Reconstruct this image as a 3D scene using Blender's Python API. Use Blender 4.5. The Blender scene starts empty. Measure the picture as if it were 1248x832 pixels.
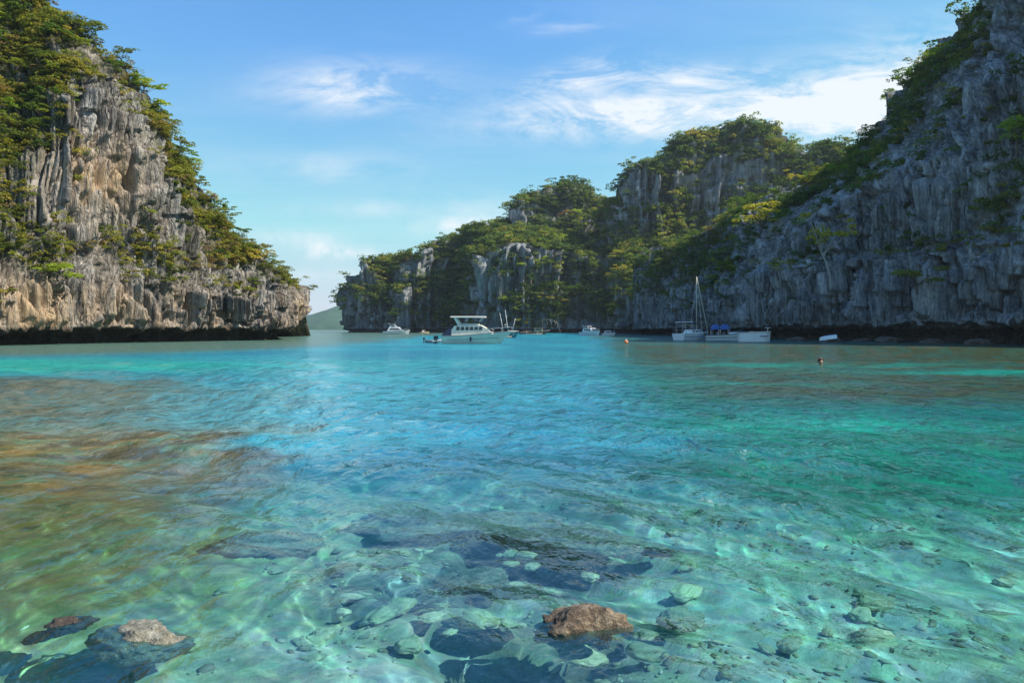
import bpy, bmesh, math, random
import numpy as np
from mathutils import Vector, Matrix
R = math.radians
S = bpy.context.scene
C = S.collection
F, CX, HZ, CH = 891.0, 624.0, 401.0, 1.6      # focal length in photo pixels, centre column, horizon row, eye height

# ------------------------------------------------------------------ camera
cam_data = bpy.data.cameras.new('camera'); cam = bpy.data.objects.new('camera', cam_data); C.objects.link(cam)
cam.location = (0, 0, CH); cam.rotation_euler = (R(90), 0, 0)
cam_data.sensor_width = 36; cam_data.lens = F/1248*36; cam_data.shift_y = -15/1248
cam_data.clip_start = 0.05; cam_data.clip_end = 20000
S.camera = cam

# ------------------------------------------------------------------ sky, sun, exposure
SUN_AZ, SUN_EL = 94.0, 46.0
world = bpy.data.worlds.new('World'); S.world = world; world.use_nodes = True
S.view_settings.view_transform = 'Standard'; S.view_settings.look = 'None'
S.view_settings.gamma = 1; S.view_settings.use_curve_mapping = False
S.view_settings.exposure = 0.78
S.cycles.use_denoising = True
S.cycles.max_bounces = 8; S.cycles.transparent_max_bounces = 12
S.cycles.diffuse_bounces = 3; S.cycles.glossy_bounces = 3; S.cycles.volume_bounces = 0
S.cycles.sample_clamp_indirect = 4; S.cycles.sample_clamp_direct = 5
S.cycles.caustics_reflective = False; S.cycles.caustics_refractive = True

class NT:
    def __init__(s, tree): s.t = tree; s.t.nodes.clear()
    def n(s, typ, **kw):
        nd = s.t.nodes.new(typ)
        for k, v in kw.items():
            if k == 'ins':
                for a, b in v.items():
                    if hasattr(b, 'is_output') or isinstance(b, bpy.types.NodeSocket): s.t.links.new(b, nd.inputs[a])
                    else: nd.inputs[a].default_value = b
            else: setattr(nd, k, v)
        return nd
    def l(s, a, b): s.t.links.new(a, b)
    def math(s, op, a, b=0.0, c=None, clamp=False):
        d = {0: a, 1: b}
        if c is not None: d[2] = c
        return s.n('ShaderNodeMath', operation=op, use_clamp=clamp, ins=d).outputs[0]
    def vmath(s, op, a, b=(0, 0, 0)): return s.n('ShaderNodeVectorMath', operation=op, ins={0: a, 1: b}).outputs[0]
    def mix(s, f, a, b, mode='MIX'):
        m = s.n('ShaderNodeMix', data_type='RGBA', blend_type=mode)
        for i, v in ((0, f), (6, a), (7, b)):
            if isinstance(v, bpy.types.NodeSocket): s.l(v, m.inputs[i])
            else: m.inputs[i].default_value = v if i == 0 else (tuple(v)+(1,))[:4]
        return m.outputs[2]
    def ramp(s, f, stops, interp='LINEAR'):
        r = s.n('ShaderNodeValToRGB', ins={0: f}); cr = r.color_ramp; cr.interpolation = interp
        while len(cr.elements) < len(stops): cr.elements.new(0.5)
        for e, (p, c) in zip(cr.elements, stops):
            e.position = p; e.color = (c, c, c, 1) if isinstance(c, (int, float)) else (tuple(c)+(1,))[:4]
        return r.outputs[0]
    def noise(s, vec, scale, detail=4, rough=0.55, dist=0.0, col=False):
        n = s.n('ShaderNodeTexNoise', ins={'Vector': vec, 'Scale': scale, 'Detail': detail, 'Roughness': rough, 'Distortion': dist})
        return n.outputs['Color'] if col else n.outputs['Fac']
    def mapping(s, vec, scale=(1, 1, 1), rot=(0, 0, 0), loc=(0, 0, 0)):
        return s.n('ShaderNodeMapping', ins={'Vector': vec, 'Scale': scale, 'Rotation': rot, 'Location': loc}).outputs[0]

def sky():
    t = NT(world.node_tree)
    st = t.n('ShaderNodeTexSky', sky_type='NISHITA', sun_disc=False, sun_elevation=R(SUN_EL), sun_rotation=R(SUN_AZ),
             altitude=0, air_density=1.0, dust_density=0.2, ozone_density=1.6)
    d = t.n('ShaderNodeTexCoord').outputs['Generated']
    sep = t.n('ShaderNodeSeparateXYZ', ins={0: d}); x, y, z = sep.outputs
    hsv = t.n('ShaderNodeHueSaturation', ins={'Color': st.outputs[0], 'Hue': 0.488, 'Saturation': 1.16, 'Value': 1.0}).outputs[0]
    hsv = t.vmath('SCALE', hsv) if False else t.n('ShaderNodeGamma', ins={'Color': t.mix(1.0, hsv, (1/5.5,)*3, 'MULTIPLY'), 'Gamma': 1.2}).outputs[0]
    hsv = t.mix(1.0, hsv, (5.3,)*3, 'MULTIPLY')
    hsv = t.vmath('DIVIDE', hsv, t.vmath('ADD', t.vmath('MULTIPLY', hsv, (0.20, 0.13, 0.10)), (1.0, 1.0, 1.0)))
    hsv = t.vmath('MINIMUM', t.vmath('MULTIPLY', hsv, (0.98, 1.12, 1.32)), (2.75, 3.12, 3.45))
    # high cloud sheet: direction projected onto a flat layer overhead
    zz = t.math('MAXIMUM', z, 0.03)
    lay = t.n('ShaderNodeCombineXYZ', ins={0: t.math('DIVIDE', x, zz), 1: t.math('DIVIDE', y, zz), 2: 0.0}).outputs[0]
    # image-like tangents (direction ratios)
    az = t.math('DIVIDE', x, t.math('MAXIMUM', y, 0.05)); el = t.math('DIVIDE', z, t.math('MAXIMUM', y, 0.05))
    def blob(px, py, wx, wy, slope=0.0):
        a = t.math('SUBTRACT', az, (px-CX)/F); e = t.math('SUBTRACT', el, (HZ-py)/F)
        e = t.math('SUBTRACT', e, t.math('MULTIPLY', a, slope))
        a = t.math('MULTIPLY', a, F/wx); e = t.math('MULTIPLY', e, F/wy)
        q = t.math('ADD', t.math('MULTIPLY', a, a), t.math('MULTIPLY', e, e))
        return t.math('EXPONENT', t.math('MULTIPLY', q, -1.0))
    adir = t.n('ShaderNodeCombineXYZ', ins={0: az, 1: el, 2: 0.0}).outputs[0]
    wisp = t.noise(t.mapping(adir, (6, 17, 1), (0, 0, R(-9))), 1.0, 11, 0.72, 0.9)
    wisp2 = t.noise(t.mapping(adir, (9, 34, 1), (0, 0, R(6)), (3.1, 1.7, 0)), 1.0, 7, 0.62, 0.8)
    puff = t.noise(adir, 22.0, 8, 0.6, 0.3)
    front = t.math('GREATER_THAN', y, 0.05)
    blobs = [(435, 108, 95, 27, 0.0, 1.0), (700, 98, 70, 20, 0.3, 0.95), (840, 96, 100, 17, 0.0, 0.9), (1010, 138, 120, 36, 0.16, 1.45), (860, 130, 190, 24, 0.08, 0.6), (720, 130, 110, 18, 0.1, 0.6),
             (790, 150, 170, 20, 0.05, 0.85), (400, 205, 120, 18, 0, 0.35), (690, 35, 50, 8, 0.1, 0.4), (600, 255, 150, 22, 0, 0.35),
             (640, 22, 26, 6, 0.3, 0.3), (1180, 120, 170, 70, 0, 1.3)]
    acc = None
    for px, py, wx, wy, sl, am in blobs:
        b = t.math('MULTIPLY', blob(px, py, wx, wy, sl), am)
        acc = b if acc is None else t.math('ADD', acc, b)
    den = t.math('ADD', t.math('MULTIPLY', wisp, 0.65), t.math('MULTIPLY', wisp2, 0.35))
    cl = t.math('MULTIPLY', acc, t.ramp(den, [(0.42, 0), (0.60, 1)]))
    cb = t.math('MULTIPLY', t.math('MULTIPLY', acc, acc), 0.08)
    cl = t.math('ADD', cl, cb)
    cum = None
    for px, py, wx, wy, am in [(392, 301, 26, 13, 1.6), (428, 309, 26, 7, 1.2), (545, 276, 40, 10, 1.0), (340, 290, 40, 9, 0.6), (470, 255, 120, 10, 0.35), (400, 335, 90, 7, 0.4), (600, 272, 40, 12, 0.6)]:
        b = t.math('MULTIPLY', blob(px, py, wx, wy), am)
        cum = b if cum is None else t.math('ADD', cum, b)
    pf = t.math('MULTIPLY', cum, t.ramp(puff, [(0.34, 0.1), (0.6, 1)]))
    # thin general veil
    veil = t.math('MULTIPLY', t.ramp(t.noise(t.mapping(lay, (0.35, 0.9, 1), (0, 0, 0.3)), 1.0, 7, 0.6, 0.4), [(0.48, 0), (0.8, 0.45)]), 0.35)
    fac = t.math('ADD', t.math('MULTIPLY', t.math('ADD', cl, t.math('MULTIPLY', pf, 0.8)), front), veil, clamp=True)
    fac = t.math('MULTIPLY', fac, 0.85)
    fac = t.math('MULTIPLY', fac, t.math('GREATER_THAN', z, 0.0))
    col = t.mix(fac, hsv, (3.9, 4.0, 4.1))
    bg = t.n('ShaderNodeBackground', ins={'Color': col, 'Strength': 0.15})
    t.l(bg.outputs[0], t.n('ShaderNodeOutputWorld').inputs[0])
sky()
sun_d = bpy.data.lights.new('sun', 'SUN'); sun_d.energy = 4.4; sun_d.angle = R(0.55); sun_d.color = (1, 0.93, 0.80)
sun_d.cycles.is_caustics_light = True
sun = bpy.data.objects.new('sun', sun_d); C.objects.link(sun)
sdir = Vector((math.sin(R(SUN_AZ))*math.cos(R(SUN_EL)), math.cos(R(SUN_AZ))*math.cos(R(SUN_EL)), math.sin(R(SUN_EL))))
sun.rotation_euler = sdir.to_track_quat('Z', 'Y').to_euler(); sun.location = sdir*200

# ------------------------------------------------------------------ helpers
rng = np.random.default_rng(7)
random.seed(7)
_perm = rng.permutation(512).astype(np.int64)
_perm = np.concatenate([_perm, _perm, _perm])
_g = rng.normal(size=(512, 3)); _g /= np.linalg.norm(_g, axis=1)[:, None]
def pn(x, y, z=0.0):
    x, y, z = np.broadcast_arrays(np.asarray(x, float), np.asarray(y, float), np.asarray(z, float))
    xi, yi, zi = (np.floor(a).astype(np.int64) for a in (x, y, z))
    xf, yf, zf = x-xi, y-yi, z-zi
    xi &= 511; yi &= 511; zi &= 511
    u, v, w = (a*a*a*(a*(a*6-15)+10) for a in (xf, yf, zf))
    def g(dx, dy, dz):
        h = _perm[_perm[_perm[(xi+dx) & 511]+((yi+dy) & 511)]+((zi+dz) & 511)]
        q = _g[h]
        return q[..., 0]*(xf-dx)+q[..., 1]*(yf-dy)+q[..., 2]*(zf-dz)
    l = lambda a, b, t: a+t*(b-a)
    return 1.6*l(l(l(g(0,0,0), g(1,0,0), u), l(g(0,1,0), g(1,1,0), u), v), l(l(g(0,0,1), g(1,0,1), u), l(g(0,1,1), g(1,1,1), u), v), w)
def fbm(x, y, z=0.0, o=4, g=0.5):
    s = 0; a = 1; f = 1
    for i in range(o):
        s = s+a*pn(np.asarray(x)*f+i*17.3, np.asarray(y)*f+i*9.1, np.asarray(z)*f+i*3.7); a *= g; f *= 2.03
    return s
def sm(x, a, b):
    t = np.clip((x-a)/(b-a), 0, 1); return t*t*(3-2*t)

def np_mesh(name, v, f, mats=(), smooth=True, cols=None, midx=None):
    v = np.asarray(v, np.float32); f = np.asarray(f, np.int32)
    me = bpy.data.meshes.new(name); k = f.shape[1]
    me.vertices.add(len(v)); me.vertices.foreach_set('co', v.ravel())
    me.loops.add(f.size); me.loops.foreach_set('vertex_index', f.ravel())
    me.polygons.add(len(f)); me.polygons.foreach_set('loop_start', np.arange(0, f.size, k, dtype=np.int32))
    me.polygons.foreach_set('loop_total', np.full(len(f), k, np.int32))
    if midx is not None: me.polygons.foreach_set('material_index', np.asarray(midx, np.int32))
    me.update(calc_edges=True)
    me.polygons.foreach_set('use_smooth', np.full(len(f), smooth))
    for nm, c in (cols or {}).items():
        c = np.asarray(c, np.float32)
        if c.ndim == 1:
            at = me.attributes.new(nm, 'FLOAT', 'POINT'); at.data.foreach_set('value', c)
        else:
            at = me.attributes.new(nm, 'FLOAT_COLOR', 'POINT')
            at.data.foreach_set('color', np.concatenate([c[:, :3], np.ones((len(c), 1), np.float32)], 1).ravel())
    for m in mats: me.materials.append(m)
    return me
def link(name, me, parent=None):
    o = bpy.data.objects.new(name, me); C.objects.link(o)
    if parent: o.parent = parent
    return o
def tag(o, label=None, cat=None, group=None, kind=None):
    if label: o['label'] = label
    if cat: o['category'] = cat
    if group: o['group'] = group
    if kind: o['kind'] = kind
    return o
def grid_faces(nr, nc):
    a = np.arange(nr*nc).reshape(nr, nc)
    return np.stack([a[:-1, :-1], a[:-1, 1:], a[1:, 1:], a[1:, :-1]], -1).reshape(-1, 4)
def W(px, py, Y): return np.array([(px-CX)/F*Y, Y, CH+(HZ-py)/F*Y])
def water_at(px, py, z=0.0):
    Y = (CH-z)*F/(py-HZ); return Vector(((px-CX)/F*Y, Y, z))

# ------------------------------------------------------------------ materials
def new_mat(name):
    m = bpy.data.materials.new(name); m.use_nodes = True; return m, NT(m.node_tree)
def out(t, sh): t.l(sh, t.n('ShaderNodeOutputMaterial').inputs[0])
def rock_mat(name, lo, mid, hi, warm, warm_amt, streak=(0.5, 0.5, 0.045), fine=2.2, crack=(0.75, 0.75, 0.12)):
    m, t = new_mat(name)
    p = t.n('ShaderNodeNewGeometry').outputs['Position']
    w = t.vmath('ADD', p, t.vmath('MULTIPLY', t.noise(p, 0.25, 3, 0.5, 0, True), (0.7, 0.7, 0)))
    s1 = t.noise(t.mapping(w, streak), 1.0, 7, 0.65)
    s2 = t.noise(t.mapping(w, tuple(a*4.5 for a in streak)), 1.0, 5, 0.6)
    f1 = t.noise(p, fine, 6, 0.65)
    f = t.math('ADD', t.math('MULTIPLY', s1, 0.45), t.math('ADD', t.math('MULTIPLY', s2, 0.35), t.math('MULTIPLY', f1, 0.2)))
    col = t.ramp(f, [(0.40, lo), (0.5, mid), (0.60, hi)])
    big = t.noise(t.mapping(p, (0.13, 0.13, 0.09)), 1.0, 4, 0.6)
    a = t.n('ShaderNodeAttribute', attribute_name='warm').outputs['Fac']
    wf = t.math('MULTIPLY', t.ramp(t.math('ADD', t.math('MULTIPLY', big, 0.6), t.math('MULTIPLY', s2, 0.4)), [(0.42, 0), (0.62, 1)]), warm_amt)
    wf = t.math('MULTIPLY', wf, t.math('ADD', a, 0.25), clamp=True)
    col = t.mix(wf, col, t.mix(f1, tuple(c*0.6 for c in warm), tuple(c*1.3 for c in warm)))
    # dark tide-stained band near the waterline
    z = t.n('ShaderNodeSeparateXYZ', ins={0: p}).outputs[2]
    zt = t.math('ADD', z, t.math('MULTIPLY', t.noise(p, 0.9, 4, 0.6), -0.7))
    tide = t.ramp(t.math('MULTIPLY', zt, 0.25), [(0.30, 1), (0.40, 0)])
    col = t.mix(t.math('MULTIPLY', tide, 0.9), col, t.mix(f1, (0.012, 0.010, 0.008), (0.085, 0.062, 0.042)))
    moss = t.n('ShaderNodeAttribute', attribute_name='veg').outputs['Fac']
    mf = t.math('MULTIPLY', moss, t.ramp(t.noise(p, 0.7, 5, 0.65), [(0.38, 0), (0.58, 1)]), clamp=True)
    col = t.mix(mf, col, t.mix(f1, (0.028, 0.04, 0.012), (0.10, 0.10, 0.035)))
    h = t.math('ADD', t.math('MULTIPLY', s2, 0.6), t.math('MULTIPLY', t.noise(t.mapping(w, (3.6, 3.6, 0.22)), 1.0, 6, 0.7), 0.4))
    vd = t.vmath('ADD', p, t.vmath('MULTIPLY', t.noise(p, 0.9, 3, 0.6, 0, True), (0.8, 0.8, 1.2)))
    ck = t.n('ShaderNodeTexVoronoi', feature='DISTANCE_TO_EDGE', ins={'Vector': t.mapping(vd, crack), 'Scale': 1.0}).outputs['Distance']
    ck2 = t.n('ShaderNodeTexVoronoi', feature='DISTANCE_TO_EDGE', ins={'Vector': t.mapping(vd, tuple(q*2.7 for q in crack)), 'Scale': 1.0}).outputs['Distance']
    h = t.math('ADD', t.math('MULTIPLY', h, 0.8), t.math('ADD', t.math('MULTIPLY', t.ramp(ck, [(0, 0), (0.09, 1)]), 0.20), t.math('MULTIPLY', t.ramp(ck2, [(0, 0), (0.14, 1)]), 0.07)))
    b = t.n('ShaderNodeBump', ins={'Height': h, 'Strength': 1.0, 'Distance': 0.85})
    sh = t.n('ShaderNodeBsdfPrincipled', ins={'Base Color': col, 'Roughness': 0.92, 'Normal': b.outputs[0], 'Specular IOR Level': 0.2})
    out(t, sh.outputs[0]); return m
M = {}
M['rock_left'] = rock_mat('limestone_grey', (0.024, 0.024, 0.026), (0.17, 0.16, 0.153), (0.47, 0.44, 0.41), (0.48, 0.34, 0.21), 1.0, (0.40, 0.40, 0.03))
M['rock_right'] = rock_mat('limestone_slate', (0.06, 0.065, 0.072), (0.27, 0.285, 0.30), (0.58, 0.59, 0.59), (0.30, 0.22, 0.14), 0.4, (0.34, 0.34, 0.028))
M['rock_far'] = rock_mat('limestone_far', (0.07, 0.075, 0.08), (0.24, 0.25, 0.26), (0.50, 0.50, 0.49), (0.34, 0.27, 0.2), 0.7, (0.22, 0.22, 0.025), 0.7, (0.3, 0.3, 0.08))

def leaf_mat(name, cols, attr=False, trans=0.5):
    m, t = new_mat(name)
    p = t.n('ShaderNodeNewGeometry').outputs['Position']
    if attr:
        c = t.n('ShaderNodeAttribute', attribute_name='col').outputs['Color']
    else:
        r = t.n('ShaderNodeObjectInfo').outputs['Random']
        c = t.ramp(r, [(i/(len(cols)-1), q) for i, q in enumerate(cols)])
    n = t.noise(p, 1.3, 4, 0.7)
    c = t.mix(1.0, c, t.ramp(n, [(0.3, 0.6), (0.7, 1.35)]), 'MULTIPLY')
    d = t.n('ShaderNodeBsdfPrincipled', ins={'Base Color': c, 'Roughness': 0.6, 'Specular IOR Level': 0.25})
    tr = t.n('ShaderNodeBsdfTranslucent', ins={'Color': t.mix(1.0, c, (1.32, 1.38, 0.5), 'MULTIPLY')})
    mx = t.n('ShaderNodeMixShader', ins={0: trans, 1: d.outputs[0], 2: tr.outputs[0]})
    out(t, mx.outputs[0]); return m
M['leaf_olive'] = leaf_mat('olive_leaves', [(0.169, 0.203, 0.034), (0.220, 0.220, 0.043), (0.127, 0.169, 0.030), (0.270, 0.220, 0.051)])
M['leaf_green'] = leaf_mat('green_leaves', [(0.085, 0.152, 0.025), (0.144, 0.220, 0.034), (0.068, 0.118, 0.025), (0.169, 0.254, 0.034)])
M['leaf_gold'] = leaf_mat('golden_leaves', [(0.40, 0.33, 0.05), (0.36, 0.33, 0.05), (0.46, 0.34, 0.06)])
M['leaf_lime'] = leaf_mat('bright_leaves', [(0.254, 0.338, 0.034), (0.338, 0.372, 0.043), (0.203, 0.321, 0.034)])
M['leaf_russet'] = leaf_mat('russet_leaves', [(0.247, 0.156, 0.065), (0.195, 0.143, 0.065), (0.286, 0.169, 0.091)])
M['leaf_mass'] = leaf_mat('mixed_leaves', None, True)
def plain(name, col, rough=0.5, metal=0.0, spec=0.5, var=0.12, vs=6.0, bump=0.0):
    m, t = new_mat(name)
    p = t.n('ShaderNodeTexCoord').outputs['Object']
    n = t.noise(p, vs, 5, 0.65)
    c = t.mix(1.0, tuple(col), t.ramp(n, [(0.3, 1-var), (0.7, 1+var*0.5)]), 'MULTIPLY')
    ins = {'Base Color': c, 'Roughness': rough, 'Metallic': metal, 'Specular IOR Level': spec}
    if bump:
        ins['Normal'] = t.n('ShaderNodeBump', ins={'Height': t.noise(p, vs*3, 5, 0.7), 'Strength': 0.6, 'Distance': bump}).outputs[0]
    out(t, t.n('ShaderNodeBsdfPrincipled', ins=ins).outputs[0]); return m
M['bark'] = plain('bark', (0.12, 0.10, 0.08), 0.9, var=0.5, vs=3)
M['pale_bark'] = plain('pale_bark', (0.38, 0.35, 0.31), 0.85, var=0.4, vs=3)

# ------------------------------------------------------------------ cliff surfaces
def catmull(P, ts, curv=0.55):
    """P: (n, ...) control values, ts: sample params 0..n-1"""
    P = np.asarray(P, float); n = len(P)
    i = np.clip(np.floor(ts).astype(int), 0, n-2); f = (ts-i).reshape(-1, *([1]*(P.ndim-1)))
    g = lambda k: P[np.clip(k, 0, n-1)]
    p0, p1, p2, p3 = g(i-1), g(i), g(i+1), g(i+2)
    cr = 0.5*(2*p1+(p2-p0)*f+(2*p0-5*p1+4*p2-p3)*f**2+(3*p1-p0-3*p2+p3)*f**3)
    return curv*cr+(1-curv)*(p1+(p2-p1)*f)
def resample(P, n, lens):
    """even arc-length params through control rows"""
    cum = np.concatenate([[0], np.cumsum(lens)]); s = np.linspace(0, cum[-1], n)
    return np.interp(s, cum, np.arange(len(cum)))
def h01(i, j, k=0.0):
    v = np.sin(i*127.1+j*311.7+k*74.7)*43758.5453
    return v-np.floor(v)
def pillars(ws, z, width, H, seed):
    c = ws/width+seed; i = np.floor(c); f = c-i; e = np.abs(2*f-1)
    t = z/H*(0.7+0.6*h01(i, 1, seed))+3*h01(i, 2, seed); j = np.floor(t); g = t-j
    prot = h01(i, j, seed+3)
    top = sm(1-0.30*e**1.5-g, 0.0, 0.07)*(1-0.35*sm(g, 0.3, 1.0)*e)
    return (0.25+0.75*prot)*np.sqrt(np.clip(1-e*e*0.97, 0, 1))*(0.35+0.65*top)
def cliff(name, mat, stations, step, back, amp=1.0, scale=1.0, notch=(1.75, 2.4), seed=0.0, ledge=1.0, flute=1.0, warm=None, crag=0.0, follow=0.6, terr=0.85, auto=0.7):
    """stations: (px, Y, [(py, dY, veg) ...]) from the lip over the notch up to the ridge; the back closes it"""
    K = len(stations[0][2]); rows = []
    for px, Y, prof in stations:
        pts = [np.append(W(px if len(q) < 4 else q[3], q[0], Y+q[1]), q[2]) for q in prof]
        rows.append(pts)
    P = np.array(rows)                         # n_stations, K, 4
    ul = np.linalg.norm(np.diff(P[:, :, :3], axis=0), axis=2).mean(1)
    vl = np.linalg.norm(np.diff(P[:, :, :3], axis=1), axis=2).mean(0)
    nu, nv = max(8, int(ul.sum()/step)), max(8, int(vl.sum()/step))
    A = catmull(P, resample(P, nu, ul)); A = np.moveaxis(A, 1, 0)
    A = catmull(A, resample(A, nv, vl), 0.12); A = np.moveaxis(A, 0, 1)   # nu, nv, 4
    V = A[:, :, :3].copy(); veg = np.clip(A[:, :, 3], 0, 1)
    lipz = V[:, 0, 2].copy()
    du = np.gradient(V, axis=0); dv = np.gradient(V, axis=1)
    N = np.cross(du, dv); N /= np.linalg.norm(N, axis=2)[..., None]+1e-9
    nh = N.copy(); nh[..., 2] *= 0.3; nh /= np.linalg.norm(nh, axis=2)[..., None]+1e-9
    # arc length along the base, smoothed plan normals for the notch
    s = np.concatenate([[0], np.cumsum(np.linalg.norm(np.diff(V[:, 0, :2], axis=0), axis=1))])[:, None]+seed
    z = V[:, :, 2]; k = 1.0/scale
    steep = np.clip(1-N[..., 2]*1.15, 0.12, 1)
    ws = s+1.6*scale*fbm(s*0.16*k, z*0.09*k, seed, 3)+0.25*scale*pn(s*0.9*k, z*0.5*k, seed+4)
    bil = lambda f, g, o: np.abs(pn(ws*f*k, z*g*k, seed+o))
    d = 1.5*(bil(0.20, 0.035, 1)-0.25)
    wp = s+0.9*scale*fbm(s*0.14*k, z*0.07*k, seed, 3)+0.22*scale*pn(s*0.7*k, z*0.22*k, seed+4)
    P1 = lambda w, H, o: pillars(wp*k, z*k, w, H, seed+o)-0.45
    fl = 1.7*P1(3.1, 15, 0)+1.75*P1(1.25, 10, 5)+0.95*P1(0.62, 6.5, 8)
    crk = np.exp(-(pn(wp*0.28*k, z*0.03*k, seed+14)/0.05)**2)+0.6*np.exp(-(pn(wp*0.6*k, z*0.06*k, seed+15)/0.06)**2)
    fl -= 2.1*crk
    fl *= (0.6+0.6*sm(pn(s*0.12*k, z*0.1*k, seed+31), -0.4, 0.4))
    # broken shelves: bulge out going up, step back in at a shelf
    ph = z*0.16*k+1.3*fbm(s*0.10*k, z*0.03*k, seed+8, 3); saw = ph-np.floor(ph)
    lg = (saw-0.5)*1.7*sm(saw, 1.0, 0.86)*(0.4+0.8*sm(pn(s*0.13*k, np.floor(ph)*3.3, seed+9), -0.3, 0.4))
    cot = np.clip(N[..., 2]/(np.hypot(N[..., 0], N[..., 1])+0.05), 0, 1.0)*(1-sm(N[..., 2], 0.62, 0.8))
    lg = lg*(1-0.5*terr)+terr*(saw-0.5)*np.where(saw < 0.88, 1, 1-(saw-0.88)/0.12*1.0)*6.0*cot/np.maximum(steep, 0.3)
    rough = 0.55*fbm(V[..., 0]*0.33*k, V[..., 1]*0.33*k, z*0.33*k+seed, 5, 0.55)
    disp = amp*scale*(steep*(d+flute*fl+ledge*lg)+0.45*rough)
    tip = np.ones(nv); 
    fade = sm(np.arange(nv)/nv, 0, 0.02)
    V += nh*(disp*(0.25+0.75*fade)[None])[..., None]
    if crag:
        cr = np.abs(pn(ws*0.42*k, seed+3.0))+0.5*np.abs(pn(ws*1.1*k, seed+6.0))
        V[..., 2] += crag*scale*(cr-0.3)*sm(steep, 0.15, 0.7)*sm(np.arange(nv)/nv, 0.05, 0.3)[None]
    low = np.exp(-np.arange(nv)/max(2.0, 0.9/step))[None]
    V[..., 2] += low*(0.30*fbm(s*0.33, seed, 3.0, 3)-0.45*sm(bil(0.8, 0.0, 21), 0.12, 0.5)+0.15*pn(s*2.1, seed+2.0)+0.12)*min(scale, 1.3)
    # notch and foot below the lip
    n2 = nh[:, 0, :2]
    for _ in range(14): n2 = np.concatenate([n2[:1], (n2[:-2]+n2[1:-1]*2+n2[2:])/4, n2[-1:]])
    n2 /= np.linalg.norm(n2, axis=1)[:, None]
    top, dep = notch; foot = []
    lip = V[:, 0, :].copy()
    sr = s[:, 0]
    prof = [(-dep-0.2, -3.5), (-dep-0.1, -0.9), (-dep+0.2, -0.15), (-dep-0.2, 0.25), (-dep-0.5, 0.6), (-dep-0.3, 0.95), (-dep*0.9, 1.25), (-dep*0.6, top-0.22), (-dep*0.25, top-0.12), (-0.08, top-0.1)]
    for i, (o, zz) in enumerate(prof):
        q = lip.copy()
        jit = (0.55*fbm(sr*0.5, i*0.45, seed+40, 4)+0.25*pn(sr*1.9, i*0.8, seed+41))*scale**0.5
        oo = (o-(0 if i == 0 else 0.0))+jit*(1 if 0 < i < 9 else 0.3)
        q[:, :2] += n2*oo[:, None]
        q[:, 2] = zz+(lip[:, 2]-top)*(zz/top if zz > 0 else 0)+0.14*pn(sr*1.1, i*1.7, seed+12)*(1 if 0 < i < 9 else 0.2)
        foot.append(q)
    foot = np.stack(foot, 1)
    # back of the mass
    ridge = V[:, -1, :]; bk = []
    for dY, zf in back:
        q = ridge.copy(); q[:, 1] += dY; q[:, 0] += dY*q[:, 0]/q[:, 1].clip(20)*follow; q[:, 2] = q[:, 2]*zf if zf > 0 else -3.0
        q[:, 2] += (1.2*scale*fbm(sr*0.12*k, dY*0.1, seed+50, 3) if zf > 0 else 0); bk.append(q)
    bk = np.stack(bk, 1)
    ALL = np.concatenate([foot, V, bk], 1); nr = ALL.shape[1]
    vv = np.concatenate([np.zeros(foot.shape[:2]), veg, np.full(bk.shape[:2], 0.9)], 1)
    Mz = ALL.reshape(-1, 3)
    wv = np.zeros(len(Mz)) if warm is None else warm(Mz)
    f = grid_faces(nu, nr)
    me = np_mesh(name, Mz, f, [mat], True, {'veg': vv.ravel(), 'warm': wv})
    o = link(name, me)
    # vegetation sites
    du = np.gradient(V, axis=0); dv = np.gradient(V, axis=1)
    A3 = np.cross(du, dv); ar = np.linalg.norm(A3, axis=2); NN = A3/(ar[..., None]+1e-9)
    veg = np.maximum(veg, auto*sm(NN[..., 2], 0.38, 0.7)*sm(V[..., 2], 3, 7))
    return o, dict(p=V.reshape(-1, 3), n=NN.reshape(-1, 3), veg=veg.ravel(), a=ar.ravel(), s=np.broadcast_to(s, veg.shape).ravel(), ridge=ridge, nu=nu, nv=nv, V=V)

def proj(p):
    p = np.asarray(p); return CX+p[..., 0]/p[..., 1]*F, HZ-(p[..., 2]-CH)/p[..., 1]*F

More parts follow.
